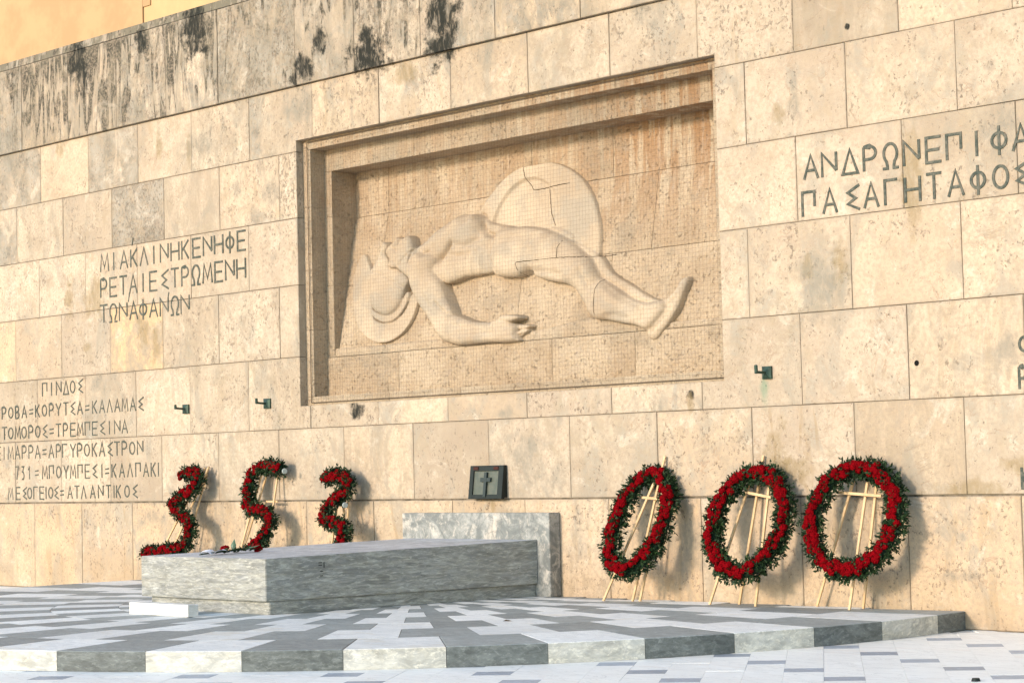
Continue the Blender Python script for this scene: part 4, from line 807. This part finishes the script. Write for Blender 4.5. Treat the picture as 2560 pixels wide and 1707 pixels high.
# eyes, nose and mouth cut into the upturned face; hair line
def carve(A, x, z, r, a): return np.where(A > 0, A + a * np.exp(-((GX - x) ** 2 + (GZ - z) ** 2) / (2 * r * r)), A)
FP = np.array(REL['head']); 
hd_pts = REL['head']
nose = hd_pts[9]; brow = hd_pts[11]; mouth = hd_pts[6]
hd = carve(hd, brow[0] + .09, brow[1] - .10, .030, -.030); hd = carve(hd, brow[0] + .09, brow[1] - .10, .014, .020)
hd = carve(hd, mouth[0] + .0, mouth[1] - .05, .022, -.028); hd = carve(hd, nose[0] + .05, nose[1] - .06, .025, .018)
hd = carve(hd, nose[0] + .06, nose[1] - .2, .07, .02)
HH = shield.copy()
HH = np.where(far > 0, np.maximum(far, np.where(HH > 0, HH + .02, -1)), HH)
HH = np.where(hd > 0, hd, HH)
HH = np.where(body > 0, np.maximum(body, np.where(hd > 0, np.minimum(hd, body + .02), -1)), HH)
for ln, gw, gd in REL['grooves']:
    ln = catmull2(ln)
    for (ax, az), (bx, bz) in zip(ln[:-1], ln[1:]):
        mx_, mz_ = (ax + bx) / 2, (az + bz) / 2
        HH = np.where(HH > 0, np.maximum(HH - gd * .8 * np.exp(-((GX - mx_) ** 2 + (GZ - mz_) ** 2) / (2 * gw * gw)), .02), HH)
ero = np.zeros_like(HH)
for j in range(0, HH.shape[0], 3):
    for i in range(0, HH.shape[1], 3):
        if HH[j, i] > 0:
            ero[j:j + 3, i:i + 3] = .0022 * noise.noise(Vector((GX[j, i] * 11, GZ[j, i] * 11, 4))) + .0012 * noise.noise(Vector((GX[j, i] * 30, GZ[j, i] * 30, 8)))
HH = np.where(HH > 0, np.maximum(HH + ero, .004), HH)
HH = blur(HH, 1)
mask = HH > 0
# one continuous sheet: cells with any covered corner; uncovered corners sink behind the background
mc = mask[:-1, :-1] | mask[1:, :-1] | mask[:-1, 1:] | mask[1:, 1:]
YB = np.minimum(.74, .394 + .19 * (np.maximum(GZ, 3.05) - 3.05))
YY = np.where(mask, YB - HH, YB + .03)
YY = np.where(~mask & (GZ < 3.06), .37, YY)
use = np.zeros(mask.shape, bool)
use[:-1, :-1] |= mc; use[1:, :-1] |= mc; use[:-1, 1:] |= mc; use[1:, 1:] |= mc
idx = -np.ones(mask.shape, int); idx[use] = np.arange(use.sum())
def sheet(name, sel, mat, label=None):
    use = np.zeros(mask.shape, bool)
    use[:-1, :-1] |= sel; use[1:, :-1] |= sel; use[:-1, 1:] |= sel; use[1:, 1:] |= sel
    idx = -np.ones(mask.shape, int); idx[use] = np.arange(use.sum())
    V = np.stack([GX[use], YY[use], GZ[use]], 1)
    jz, jx = np.where(sel)
    F_ = np.stack([idx[jz, jx], idx[jz, jx + 1], idx[jz + 1, jx + 1], idx[jz + 1, jx]], 1)
    me = bpy.data.meshes.new(name)
    me.vertices.add(len(V)); me.vertices.foreach_set('co', V.ravel())
    me.loops.add(len(F_) * 4); me.loops.foreach_set('vertex_index', F_.ravel())
    me.polygons.add(len(F_)); me.polygons.foreach_set('loop_start', np.arange(len(F_)) * 4)
    me.polygons.foreach_set('loop_total', np.full(len(F_), 4)); me.polygons.foreach_set('use_smooth', np.ones(len(F_), bool))
    me.update(calc_edges=True); me.validate()
    return link(name, me, rel, mat)
own = np.zeros(mask.shape, int)
own[mask] = 1                                   # shield
own[hd > 0] = 2
own[(body > 0) | (far > 0)] = 3
own[(hd > 0) & (body <= 0)] = 2
oc = np.maximum(np.maximum(own[:-1, :-1], own[1:, :-1]), np.maximum(own[:-1, 1:], own[1:, 1:]))
hm = (np.maximum(helmet, np.maximum(crest, inner)) > 0) & ~(head > 0)
hc = hm[:-1, :-1]
sheet('round_shield', mc & (oc == 1), MAT['relief_fig'])
sheet('crested_helmet', mc & (oc == 2) & hc, MAT['relief_fig'])
sheet('warrior_figure', mc & ((oc == 3) | ((oc == 2) & ~hc)), MAT['relief_fig'])

# cracks and block joints running over the carving
def surf_y(x, z):
    i = int(round((x - gx[0]) / CELL)); j = int(round((z - gz[0]) / CELL))
    if 0 <= i < len(gx) and 0 <= j < len(gz) and mask[j, i]: return float(YY[j, i])
    return ybg(z) - .006
for ln in REL['cracks']:
    for l_ in ln if isinstance(ln[0][0], list) else [ln]:
        P_ = []
        for a, b in zip(l_[:-1], l_[1:]):
            k_ = max(2, int(math.hypot(b[0] - a[0], b[1] - a[1]) / .015))
            P_ += [(a[0] + (b[0] - a[0]) * q / k_, a[1] + (b[1] - a[1]) * q / k_) for q in range(k_)]
        P_.append(tuple(l_[-1]))
        P_ = [(x + .006 * noise.noise(Vector((x * 30, z * 30, 0))), z + .006 * noise.noise(Vector((x * 30, z * 30, 5)))) for x, z in P_]
        if len(P_) < 3: continue
        V = []; F_ = []
        for i, (x, z) in enumerate(P_):
            a = P_[max(0, i - 1)]; b = P_[min(len(P_) - 1, i + 1)]
            d = Vector((b[0] - a[0], b[1] - a[1])).normalized(); w_ = .0038 * (1 + .7 * noise.noise(Vector((x * 14, z * 14, 9))))
            y = surf_y(x, z) - .003
            V += [(x - d.y * w_, y, z + d.x * w_), (x + d.y * w_, y, z - d.x * w_)]
            if i: F_.append([2 * i - 2, 2 * i - 1, 2 * i + 1, 2 * i])
        link('crack', mesh('crack', V, F_), rel, MAT['crack'])

# bird net across the opening
bm = bmesh.new()
nx0, nx1, nz0, nz1, ny = NX0 + .105, NX1 - .06, NZ0 + .035, NZ1 - .03, .092
def cord(a, b, r):
    a, b = Vector(a), Vector(b); d = (b - a).normalized(); s1 = Vector((0, 1, 0)); s2 = d.cross(s1)
    ring = []
    for p_ in (a, b):
        ring.append([bm.verts.new(p_ + r * (math.cos(q) * s1 + math.sin(q) * s2)) for q in (0, 2.094, 4.189)])
    for q in range(3): bm.faces.new([ring[0][q], ring[0][(q + 1) % 3], ring[1][(q + 1) % 3], ring[1][q]])
x = nx0
i = 0
while x < nx1:
    j_ = RNG.uniform(-.003, .003)
    K = 5
    pts = [(x + j_ + .006 * math.sin(q * 1.3 + i * .21), ny, nz0 + (nz1 - nz0) * q / K) for q in range(K + 1)]
    for a, b in zip(pts[:-1], pts[1:]): cord(a, b, .0008)
    x += .048; i += 1
z_ = nz0; i = 0
while z_ < nz1:
    K = 10
    pts = [(nx0 + (nx1 - nx0) * q / K, ny + .002, z_ + .006 * math.sin(q * .9 + i * .3)) for q in range(K + 1)]
    for a, b in zip(pts[:-1], pts[1:]): cord(a, b, .0008)
    z_ += .046; i += 1
link('net', from_bm(bm, 'net'), rel, MAT['net'], kind='stuff')
bm = bmesh.new()
for a, b in (((nx0, ny, nz0), (nx1, ny, nz0)), ((nx0, ny, nz1), (nx1, ny, nz1)), ((nx0, ny, nz0), (nx0, ny, nz1)), ((nx1, ny, nz0), (nx1, ny, nz1))): cord(a, b, .006)
link('edge_cord', from_bm(bm, 'edge_cord'), rel, MAT['net'])

# ------------------------------------------------------------------ bronze hooks
for (X, Zc, wd, ht, ye, ze, zt_), lab in zip(D['hooks'], ('green bronze wall hook right of the relief, above a green drip stain', 'green bronze wall hook farthest left, beside the carved list of names', 'green bronze wall hook just left of the lower corner of the relief')):
    t = thing('wall_hook', lab, 'hook', (X, 0, Zc), group='bronze hooks on the wall')
    bm = bmesh.new()
    a = [(-wd / 2, 0, -ht / 2), (wd / 2, 0, -ht / 2), (wd / 2, 0, ht / 2), (-wd / 2, 0, ht / 2)]
    V1 = [bm.verts.new((X + p_[0], -.0, Zc + p_[2])) for p_ in a]; V2 = [bm.verts.new((X + p_[0], -.022, Zc + p_[2])) for p_ in a]
    V3 = [bm.verts.new((X + p_[0] * .16, -.05, Zc + p_[2] * .16)) for p_ in a]
    for A, B in ((V1, V2), (V2, V3)):
        for i in range(4): bm.faces.new([A[i], A[(i + 1) % 4], B[(i + 1) % 4], B[i]])
    bm.faces.new(V3)
    link('back_plate', from_bm(bm, 'back_plate'), t, MAT['bronze'])
    link('arm', stick_mesh('arm', (X, -.04, Zc), (X, ye, ze - .004), .026, .026, .004, Vector((0, 0, 1))), t, MAT['bronze'])
    link('upturned_tip', stick_mesh('upturned_tip', (X, ye + .004, ze - .02), (X, ye, zt_ + .004), .034, .03, .007), t, MAT['bronze'])
# bolt hole
hx, hz = D['hole']
bm = bmesh.new(); bmesh.ops.create_circle(bm, cap_ends=True, radius=.027, segments=14, matrix=Matrix.Translation((hx, -.0045, hz)) @ Matrix.Rotation(math.pi / 2, 4, 'X'))
link('bolt_hole', from_bm(bm, 'bolt_hole'), wall, MAT['dark'])

# ------------------------------------------------------------------ lantern box with a cross
bx0, bx1, bz0, bz1 = .122, .678, 1.243, 1.622
yt, ybt = -.055, -.105
t = thing('lamp_box', 'dark metal box with grey glass and a cross, fixed above the headstone', 'box', ((bx0 + bx1) / 2, 0, bz0))
def lean_box(bm, x0, x1, z0_, z1_, f0, f1):
    """box whose front follows the leaning face; f0, f1 depth behind / before the face plane"""
    fy = lambda z: ybt + (yt - ybt) * (z - bz0) / (bz1 - bz0)
    vs = [bm.verts.new(c) for c in ((x0, fy(z0_) - f1, z0_), (x1, fy(z0_) - f1, z0_), (x1, fy(z0_) + f0, z0_), (x0, fy(z0_) + f0, z0_), (x0, fy(z1_) - f1, z1_), (x1, fy(z1_) - f1, z1_), (x1, fy(z1_) + f0, z1_), (x0, fy(z1_) + f0, z1_))]
    fs = [bm.faces.new([vs[i] for i in f]) for f in ((0, 3, 2, 1), (4, 5, 6, 7), (0, 1, 5, 4), (1, 2, 6, 5), (2, 3, 7, 6), (3, 0, 4, 7))]
    bmesh.ops.bevel(bm, geom=list({e for f in fs for e in f.edges}), offset=.003, segments=1, affect='EDGES', clamp_overlap=True)
bm = bmesh.new()
box_bm(bm, bx0 + .012, bx1 - .012, -.048, .012, bz0 + .012, bz1 - .012)
link('housing', from_bm(bm, 'housing'), t, MAT['dark_metal'])
bm = bmesh.new(); fw = .062
for a in ((bx0, bx0 + fw, bz0, bz1), (bx1 - fw - .02, bx1, bz0, bz1)): lean_box(bm, *a, .045, .004)
for a in ((bx0 + fw - .003, bx1 - fw - .017, bz0, bz0 + fw * .8), (bx0 + fw - .003, bx1 - fw - .017, bz1 - fw, bz1)): lean_box(bm, *a, .045, .003)
link('frame', from_bm(bm, 'frame'), t, MAT['dark_metal'])
bm = bmesh.new(); lean_box(bm, bx0 + fw - .01, bx1 - fw - .01, bz0 + .03, bz1 - fw + .01, .02, -.012)
gl = link('glass_pane', from_bm(bm, 'glass_pane'), t, MAT['glass_dusty'])
cxm = .395
bm = bmesh.new(); lean_box(bm, cxm - .022, cxm + .022, bz0 + .02, bz1 - .075, .004, .016); link('cross_post', from_bm(bm, 'cross_post'), t, MAT['cross'])
bm = bmesh.new(); lean_box(bm, cxm - .085, cxm + .085, bz1 - .185, bz1 - .137, .004, .013); link('cross_arm', from_bm(bm, 'cross_arm'), t, MAT['cross'])
for xx in (bx0 + .06, bx1 - .16):
    bm = bmesh.new(); lean_box(bm, xx, xx + .08, bz1 - .05, bz1 - .012, .0, .012); link('hinge', from_bm(bm, 'hinge'), t, MAT['rust'])

# ------------------------------------------------------------------ tomb
tomb = thing('stone_tomb', 'low tapering grey marble tomb slab with an upright headstone against the wall', 'tomb', (.1, -1.9, H))
def prism(bot, top, z0_, z1_, bev, cuts=0):
    """bot/top: four plan corners; z1_ may be a per-corner list"""
    bm = bmesh.new()
    A = [bm.verts.new((x, y, z0_)) for x, y in bot]; B = [bm.verts.new((x, y, zz)) for (x, y), zz in zip(top, z1_)]
    fs = [bm.faces.new(A[::-1]), bm.faces.new(B)] + [bm.faces.new([A[i], A[(i + 1) % 4], B[(i + 1) % 4], B[i]]) for i in range(4)]
    bmesh.ops.bevel(bm, geom=list({e for f in fs for e in f.edges}), offset=bev, segments=2, affect='EDGES')
    return from_bm(bm, 'slab')
S_ = [(-1.33, -3.60), (.868, -3.59), (1.30, -.172), (-.84, -.172)]
B_ = [(-1.22, -3.545), (.855, -3.535), (1.262, -.172), (-.80, -.172)]
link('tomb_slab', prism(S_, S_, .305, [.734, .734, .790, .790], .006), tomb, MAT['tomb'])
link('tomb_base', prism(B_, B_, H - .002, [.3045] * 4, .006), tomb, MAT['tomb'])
link('headstone', prism([(-.97, -.168), (1.495, -.168), (1.50, -.0085), (-.97, -.0085)], [(-.97, -.168), (1.495, -.168), (1.50, -.0085), (-.97, -.0085)], H - .002, [1.086] * 4, .005), tomb, MAT['tombhead'])
# small cut marks on the long side
sd = Vector((1.30 - .868, -.172 + 3.59, 0)).normalized(); nrm = Vector((sd.y, -sd.x, 0))
o0 = Vector((.868, -3.59, 0)) + sd * .62
bm = bmesh.new()
for (s0, s1, z0_, z1_) in ((0, .045, .664, .672), (0, .045, .640, .648), (.062, .072, .615, .674), (.02, .055, .575, .583), (.02, .055, .530, .538)):
    q = [o0 + sd * s0 + nrm * .003, o0 + sd * s1 + nrm * .003]
    vs = [(q[0].x, q[0].y, z0_), (q[1].x, q[1].y, z0_), (q[1].x, q[1].y, z1_), (q[0].x, q[0].y, z1_)]
    bm.faces.new([bm.verts.new(v) for v in vs])
link('carved_mark', from_bm(bm, 'carved_mark'), tomb, MAT['dark'], kind='stuff')
# loose white block
wb = link('marble_block', box_mesh('marble_block', -.727, .322, -4.16, -4.03, H + .001, H + .122, bev=.004), None, MAT['white_block'])
wb['label'] = 'loose white marble bar lying on the checkered floor before the tomb'; wb['category'] = 'block'

# ------------------------------------------------------------------ carnations, leaves, wreaths
def carnation(seed):
    bm = bmesh.new()
    rr = random.Random(seed)
    bmesh.ops.create_icosphere(bm, subdivisions=3, radius=1.0)
    sv = Vector((seed * 3.1, seed * 1.7, 0))
    for v in bm.verts:
        n_ = v.co.normalized()
        az = math.atan2(n_.y, n_.x); 
        fr = .16 * math.sin(az * 9 + 5 * n_.z + seed) + .22 * noise.noise(n_ * 4.2 + sv) + .13 * noise.noise(n_ * 9.5 + sv)
        k = 1 + fr * (.6 + .4 * (1 - abs(n_.z)))
        v.co = Vector((n_.x * k, n_.y * k, max(n_.z, -.35) * (.62 + .5 * fr)))
    for f in bm.faces: f.smooth = False
    me = from_bm(bm, 'carnation'); me.materials.append(MAT['red'])
    return me
CARN = [carnation(s) for s in (1, 2, 3, 4)]
def leaf_quad(V, F_, base, d, side, L, wd, curl):
    d = d.normalized(); s = side.normalized(); up = d.cross(s)
    i = len(V)
    V += [base, base + d * L * .45 + s * wd + up * curl * .4, base + d * L * .45 - s * wd + up * curl * .4, base + d * L + up * curl, base + d * L * .5 - up * curl * .3]
    F_ += [[i, i + 4, i + 1], [i + 1, i + 4, i + 3], [i, i + 2, i + 4], [i + 2, i + 3, i + 4]]
def catmull(P, closed, step):
    P = [Vector(p_) for p_ in P]; n_ = len(P); out = []
    rng_ = range(n_ if closed else n_ - 1)
    for i in rng_:
        p1, p2 = P[i], P[(i + 1) % n_]
        p0 = P[i - 1] if (closed or i > 0) else p1; p3 = P[(i + 2) % n_] if (closed or i < n_ - 2) else p2
        m = max(2, int((p2 - p1).length / step))
        for j in range(m):
            t = j / m
            out.append(.5 * ((2 * p1) + (-p0 + p2) * t + (2 * p0 - 5 * p1 + 4 * p2 - p3) * t * t + (-p0 + 3 * p1 - 3 * p2 + p3) * t ** 3))
    if not closed: out.append(P[-1])
    return out
def wreath(name, label, path, closed, normal, rad, seed, loc, fl_rad=.040, rows=2, extra=None):
    rr = random.Random(seed)
    root = thing(name, label, 'wreath', loc, group='red carnation wreaths')
    pts = catmull(path, closed, .02)
    nrm = Vector(normal).normalized(); N_ = len(pts)
    # core tube
    V = []; F_ = []
    K = 8
    tang = []
    for i, p_ in enumerate(pts):
        a = pts[(i + 1) % N_] if (closed or i < N_ - 1) else p_; b = pts[i - 1] if (closed or i > 0) else p_
        T = (a - b).normalized(); tang.append(T)
        S = T.cross(nrm).normalized(); Nn = S.cross(T)
        for k in range(K):
            q = 2 * math.pi * k / K
            rj = rad * .62 * (1 + .18 * noise.noise(p_ * 9 + Vector((k, 0, seed))))
            V.append(p_ + rj * (math.cos(q) * S + .75 * math.sin(q) * Nn))
    m = N_ if closed else N_ - 1
    for i in range(m):
        for k in range(K):
            F_.append([i * K + k, i * K + (k + 1) % K, ((i + 1) % N_) * K + (k + 1) % K, ((i + 1) % N_) * K + k])
    if not closed: F_ += [list(range(K))[::-1], [(N_ - 1) * K + k for k in range(K)]]
    link('wreath_core', mesh('wreath_core', V, F_, True), root, MAT['core'])
    # sprigs of narrow leaves
    V = []; F_ = []
    length = sum((pts[i + 1] - pts[i]).length for i in range(N_ - 1))
    for q in range(int(length * 400)):
        i = rr.randrange(N_); p_ = pts[i]; T = tang[i]; S = T.cross(nrm).normalized()
        ang = rr.uniform(-math.pi * .98, math.pi * .98)
        rd = (math.cos(ang) * S + math.sin(ang) * .85 * nrm)
        base = p_ + rd * rad * rr.uniform(.35, .78) + T * rr.uniform(-.02, .02)
        d = (rd + T * rr.uniform(-.9, .9) + Vector((0, 0, rr.uniform(-.45, .25)))).normalized()
        Ls = rr.uniform(.035, .075)
        for w_ in range(rr.choice((4, 5, 6))):
            f = w_ / 5.0
            bs = base + d * Ls * f
            ld = (d * .8 + Vector((rr.gauss(0, .55), rr.gauss(0, .55), rr.gauss(0, .55)))).normalized()
            sd_ = ld.cross(Vector((rr.gauss(0, 1), rr.gauss(0, 1), rr.gauss(0, 1))))
            leaf_quad(V, F_, bs, ld, sd_, rr.uniform(.032, .058), rr.uniform(.008, .0135), rr.uniform(-.006, .008))
    link('foliage', mesh('foliage', V, F_), root, MAT['leaf'], kind='stuff')
    # flowers in a band on the face
    d_acc = 0.0; step = fl_rad * 1.16; last = None; fl = []
    for i in range(N_):
        if last is not None: d_acc += (pts[i] - last).length
        last = pts[i]
        if d_acc >= step or i == 0:
            d_acc = 0
            S = tang[i].cross(nrm).normalized()
            lanes = rr.sample([-1, 0, 1], 2) if rows == 2 else [-1, 0, 1]
            for ln in lanes:
                if rr.random() < .06: continue
                c = pts[i] + S * (ln * fl_rad * 1.0 + rr.uniform(-.016, .016)) + nrm * (rad * .78 + rr.uniform(-.008, .016) - .014 * abs(ln)) + tang[i] * rr.uniform(-.012, .012)
                fl.append((c, S, ln))
    for c, S, ln in fl:
        o = link('carnation', rr.choice(CARN), root)
        dirn = (nrm + S * ln * .45 + Vector((rr.gauss(0, .18), rr.gauss(0, .12), rr.gauss(0, .18)))).normalized()
        sc = fl_rad * rr.uniform(.82, 1.16)
        mt = Matrix.Translation(c) @ dirn.to_track_quat('Z', 'Y').to_matrix().to_4x4() @ Matrix.Rotation(rr.uniform(0, 6.28), 4, 'Z') @ Matrix.Diagonal((sc, sc, sc, 1))
        o.matrix_parent_inverse = Matrix.Identity(4)
        o.matrix_basis = Matrix.Translation(-Vector(loc)) @ mt
    return root
def easel(parts, label, floor_z=H):
    mid, l1, l2, bar = parts
    feet = [Vector(a[1]) for a in (mid, l1, l2)]
    loc = (sum((f.x for f in feet)) / 3, sum((f.y for f in feet)) / 3, floor_z)
    t = thing('wreath_stand', label, 'easel', loc, group='wooden easels behind the wreaths')
    for nm, (a, b), w_ in (('back_leg', mid, .026), ('leg', l1, .026), ('leg', l2, .026), ('crossbar', bar, .028)):
        a, b = Vector(a), Vector(b)
        if nm != 'crossbar' and b.z > floor_z + .001:      # run the stick on down to the floor
            d = (b - a); b = b + d * ((b.z - floor_z) / -d.z) if d.z < 0 else b
            if b.y < -.75: b.y = -.75
        if nm != 'crossbar' and b.z < floor_z: b.z = floor_z
        link(nm, stick_mesh(nm, a, b, w_, .016 if nm == 'crossbar' else .02, .002), t, MAT['wood'])
    return t
ZL = [('z1', 'narrow-looking round wreath of red carnations, nearest the headstone on the right side', 'wooden easel under the round wreath nearest the headstone', 41),
      ('z2', 'round red carnation wreath in the middle of the three right of the tomb', 'wooden easel under the middle one of the three round wreaths', 42),
      ('z3', 'widest round red carnation wreath, farthest right near the end of the platform', 'wooden easel under the round wreath farthest to the right', 43)]
for (key, lab, lab2, sd_), ez in zip(ZL, D['easels'][:3]):
    cx, cy, cz, yaw, a, b, lean = D[key]
    ex = Vector((math.cos(yaw), math.sin(yaw), 0)); ezv = Vector((-math.sin(yaw) * math.sin(lean) * 0, math.sin(lean), math.cos(lean)))
    a2, b2 = a - .100, b - .108
    C_ = Vector((cx, cy, cz))
    path = [C_ + ex * a2 * math.cos(q) + ezv * b2 * math.sin(q) for q in [2 * math.pi * k / 26 for k in range(26)]]
    nr = ex.cross(ezv)
    if nr.y > 0: nr = -nr
    wreath('round_wreath', lab, path, True, nr, .098, sd_, (cx, cy, cz - b), .0365)
    # the stand stands where its feet touch the paving, its sticks pass behind the ring
    easel(ez, lab2)
DL = [('figure_wreath', 'red carnation wreath shaped as a figure three, leftmost, resting near the tomb corner', 'wooden easel behind the leftmost figure wreath', 51),
      ('figure_wreath', 'red carnation wreath shaped as a figure five, between the two figure threes', 'wooden easel behind the wreath shaped as a figure five', 52),
      ('figure_wreath', 'red carnation wreath shaped as a figure three, nearest the headstone on the left', 'wooden easel behind the figure three wreath nearest the headstone', 53)]
for (nm, lab, lab2, sd_), pts, ez in zip(DL, D['digits'], D['easels'][3:]):
    xs = [p_[0] for p_ in pts]; loc = (sum(xs) / len(xs), -.45, min(p_[2] for p_ in pts))
    wr = wreath(nm, lab, pts, False, (0.0, -math.cos(.27), math.sin(.27)), .078, sd_, loc, .036, rows=2)
    if sd_ in (52, 53):
        c = Vector(D['discs'][sd_ - 52])
        bm = bmesh.new(); bmesh.ops.create_cone(bm, cap_ends=True, segments=18, radius1=.036, radius2=.030, depth=.025, matrix=Matrix.Translation(c + Vector((.045, -.03, 0))) @ Matrix.Rotation(math.radians(68), 4, 'Z') @ Matrix.Rotation(math.pi / 2, 4, 'X'))
        link('foam_end', from_bm(bm, 'foam_end', False), wr, plain('pale_foam', (.30, .33, .30), .6, .3) if sd_ == 52 else bpy.data.materials['pale_foam'])
    easel(ez, lab2)

# ------------------------------------------------------------------ bouquet on the slab
bq = thing('flower_bouquet', 'small bouquet of red carnations in white paper lying on the tomb slab', 'bouquet', (-.43, -3.0, .737))
rr = random.Random(5)
A = Vector((-.46, -3.44, .745)); B = Vector((-.46, -2.72, .765)); dirb = (B - A).normalized()
for k in range(4):
    off = Vector((rr.uniform(-.02, .02), 0, rr.uniform(0, .015)))
    link('stem', stick_mesh('stem', A + off, B + off * 3, .009, .009, .001, Vector((0, 0, 1))), bq, MAT['leaf'])
V = []; F_ = []
for k in range(90):
    t_ = rr.uniform(.42, 1.0); base = A.lerp(B, t_) + Vector((rr.uniform(-.04, .04), 0, rr.uniform(0, .03)))
    ld = Vector((rr.gauss(0, .7), rr.gauss(.3, .6), abs(rr.gauss(.15, .3)))).normalized()
    leaf_quad(V, F_, base, ld, ld.cross(Vector((rr.gauss(0, 1), rr.gauss(0, 1), rr.gauss(0, 1)))), rr.uniform(.04, .08), rr.uniform(.008, .014), .006)
link('foliage', mesh('foliage', V, F_), bq, MAT['leaf'], kind='stuff')
for (pos_, d_, L, wd) in (((-.46, -3.02, .77), (-.1, .25, 1), .14, .032), ((-.42, -2.86, .79), (.35, .8, .25), .15, .034)):
    V = []; F_ = []; d_ = Vector(d_); leaf_quad(V, F_, Vector(pos_), d_, d_.cross(Vector((1, .3, 0))).cross(d_) if False else Vector((.8, .6, 0)), L, wd, .012)
    link('broad_leaf', mesh('broad_leaf', V, F_), bq, MAT['leaf_pale'])
for c, s_ in ((Vector((-.52, -3.08, .80)), .05), (Vector((-.42, -2.70, .775)), .044), (Vector((-.40, -2.73, .81)), .036)):
    o = link('carnation', CARN[1], bq); o.matrix_parent_inverse = Matrix.Identity(4)
    o.matrix_basis = Matrix.Translation(-Vector(bq.location)) @ Matrix.Translation(c) @ Vector((.1, -.4, .9)).to_track_quat('Z', 'Y').to_matrix().to_4x4() @ Matrix.Diagonal((s_, s_, s_, 1))
bm = bmesh.new()
bmesh.ops.create_grid(bm, x_segments=10, y_segments=10, size=.5)
for v in bm.verts:
    x_, y_ = v.co.x, v.co.y
    v.co = Vector((-.47 + x_ * .16, -3.25 + y_ * .26, .752 + .05 * abs(math.sin((x_ * 2.4 + y_ * 3.3))) * (1 - .7 * abs(y_)) + .022 * noise.noise(Vector((x_ * 4, y_ * 4, 1)))))
link('paper_wrap', from_bm(bm, 'paper_wrap', True), bq, MAT['paper'])

# ------------------------------------------------------------------ litter, drain
bm = bmesh.new()
vs = [(0, 0, 0), (.05, .02, .012), (.11, .015, .004), (.06, -.02, .018)]
bm.faces.new([bm.verts.new(v) for v in vs[:3]]); bm.faces.new([bm.verts.new(v) for v in (vs[0], vs[3], vs[2])])
lf = link('dry_leaf', from_bm(bm, 'dry_leaf'), None, MAT['dry']); lf.location = (3.68, -2.98, H + .002); lf['label'] = 'small curled brown leaf lying on the checkered platform floor'; lf['category'] = 'leaf'
bm = bmesh.new()
bmesh.ops.create_cone(bm, cap_ends=True, segments=16, radius1=.034, radius2=.026, depth=.022, matrix=Matrix.Translation((9.38, -3.77, .012)))
dr = link('floor_stud', from_bm(bm, 'floor_stud'), None, MAT['dark_metal']); dr['label'] = 'small dark round stud in the white paving at the lower right'; dr['category'] = 'stud'

# ------------------------------------------------------------------ building behind the wall
bd = thing('building', 'ochre plastered building rising behind the memorial wall at upper left', 'building', (-14, 8, 0))
link('corner_wing', box_mesh('corner_wing', -34, -15.31, 6.0, 12, 0, 19), bd, MAT['plaster_d'])
link('facade', box_mesh('facade', -15.30, 22, 6.03, 12, 0, 19), bd, MAT['plaster_l'])
link('corner_bracket', box_mesh('corner_bracket', -15.307, -15.06, 6.004, 6.029, 10.47, 10.9), bd, MAT['plaster_d'])
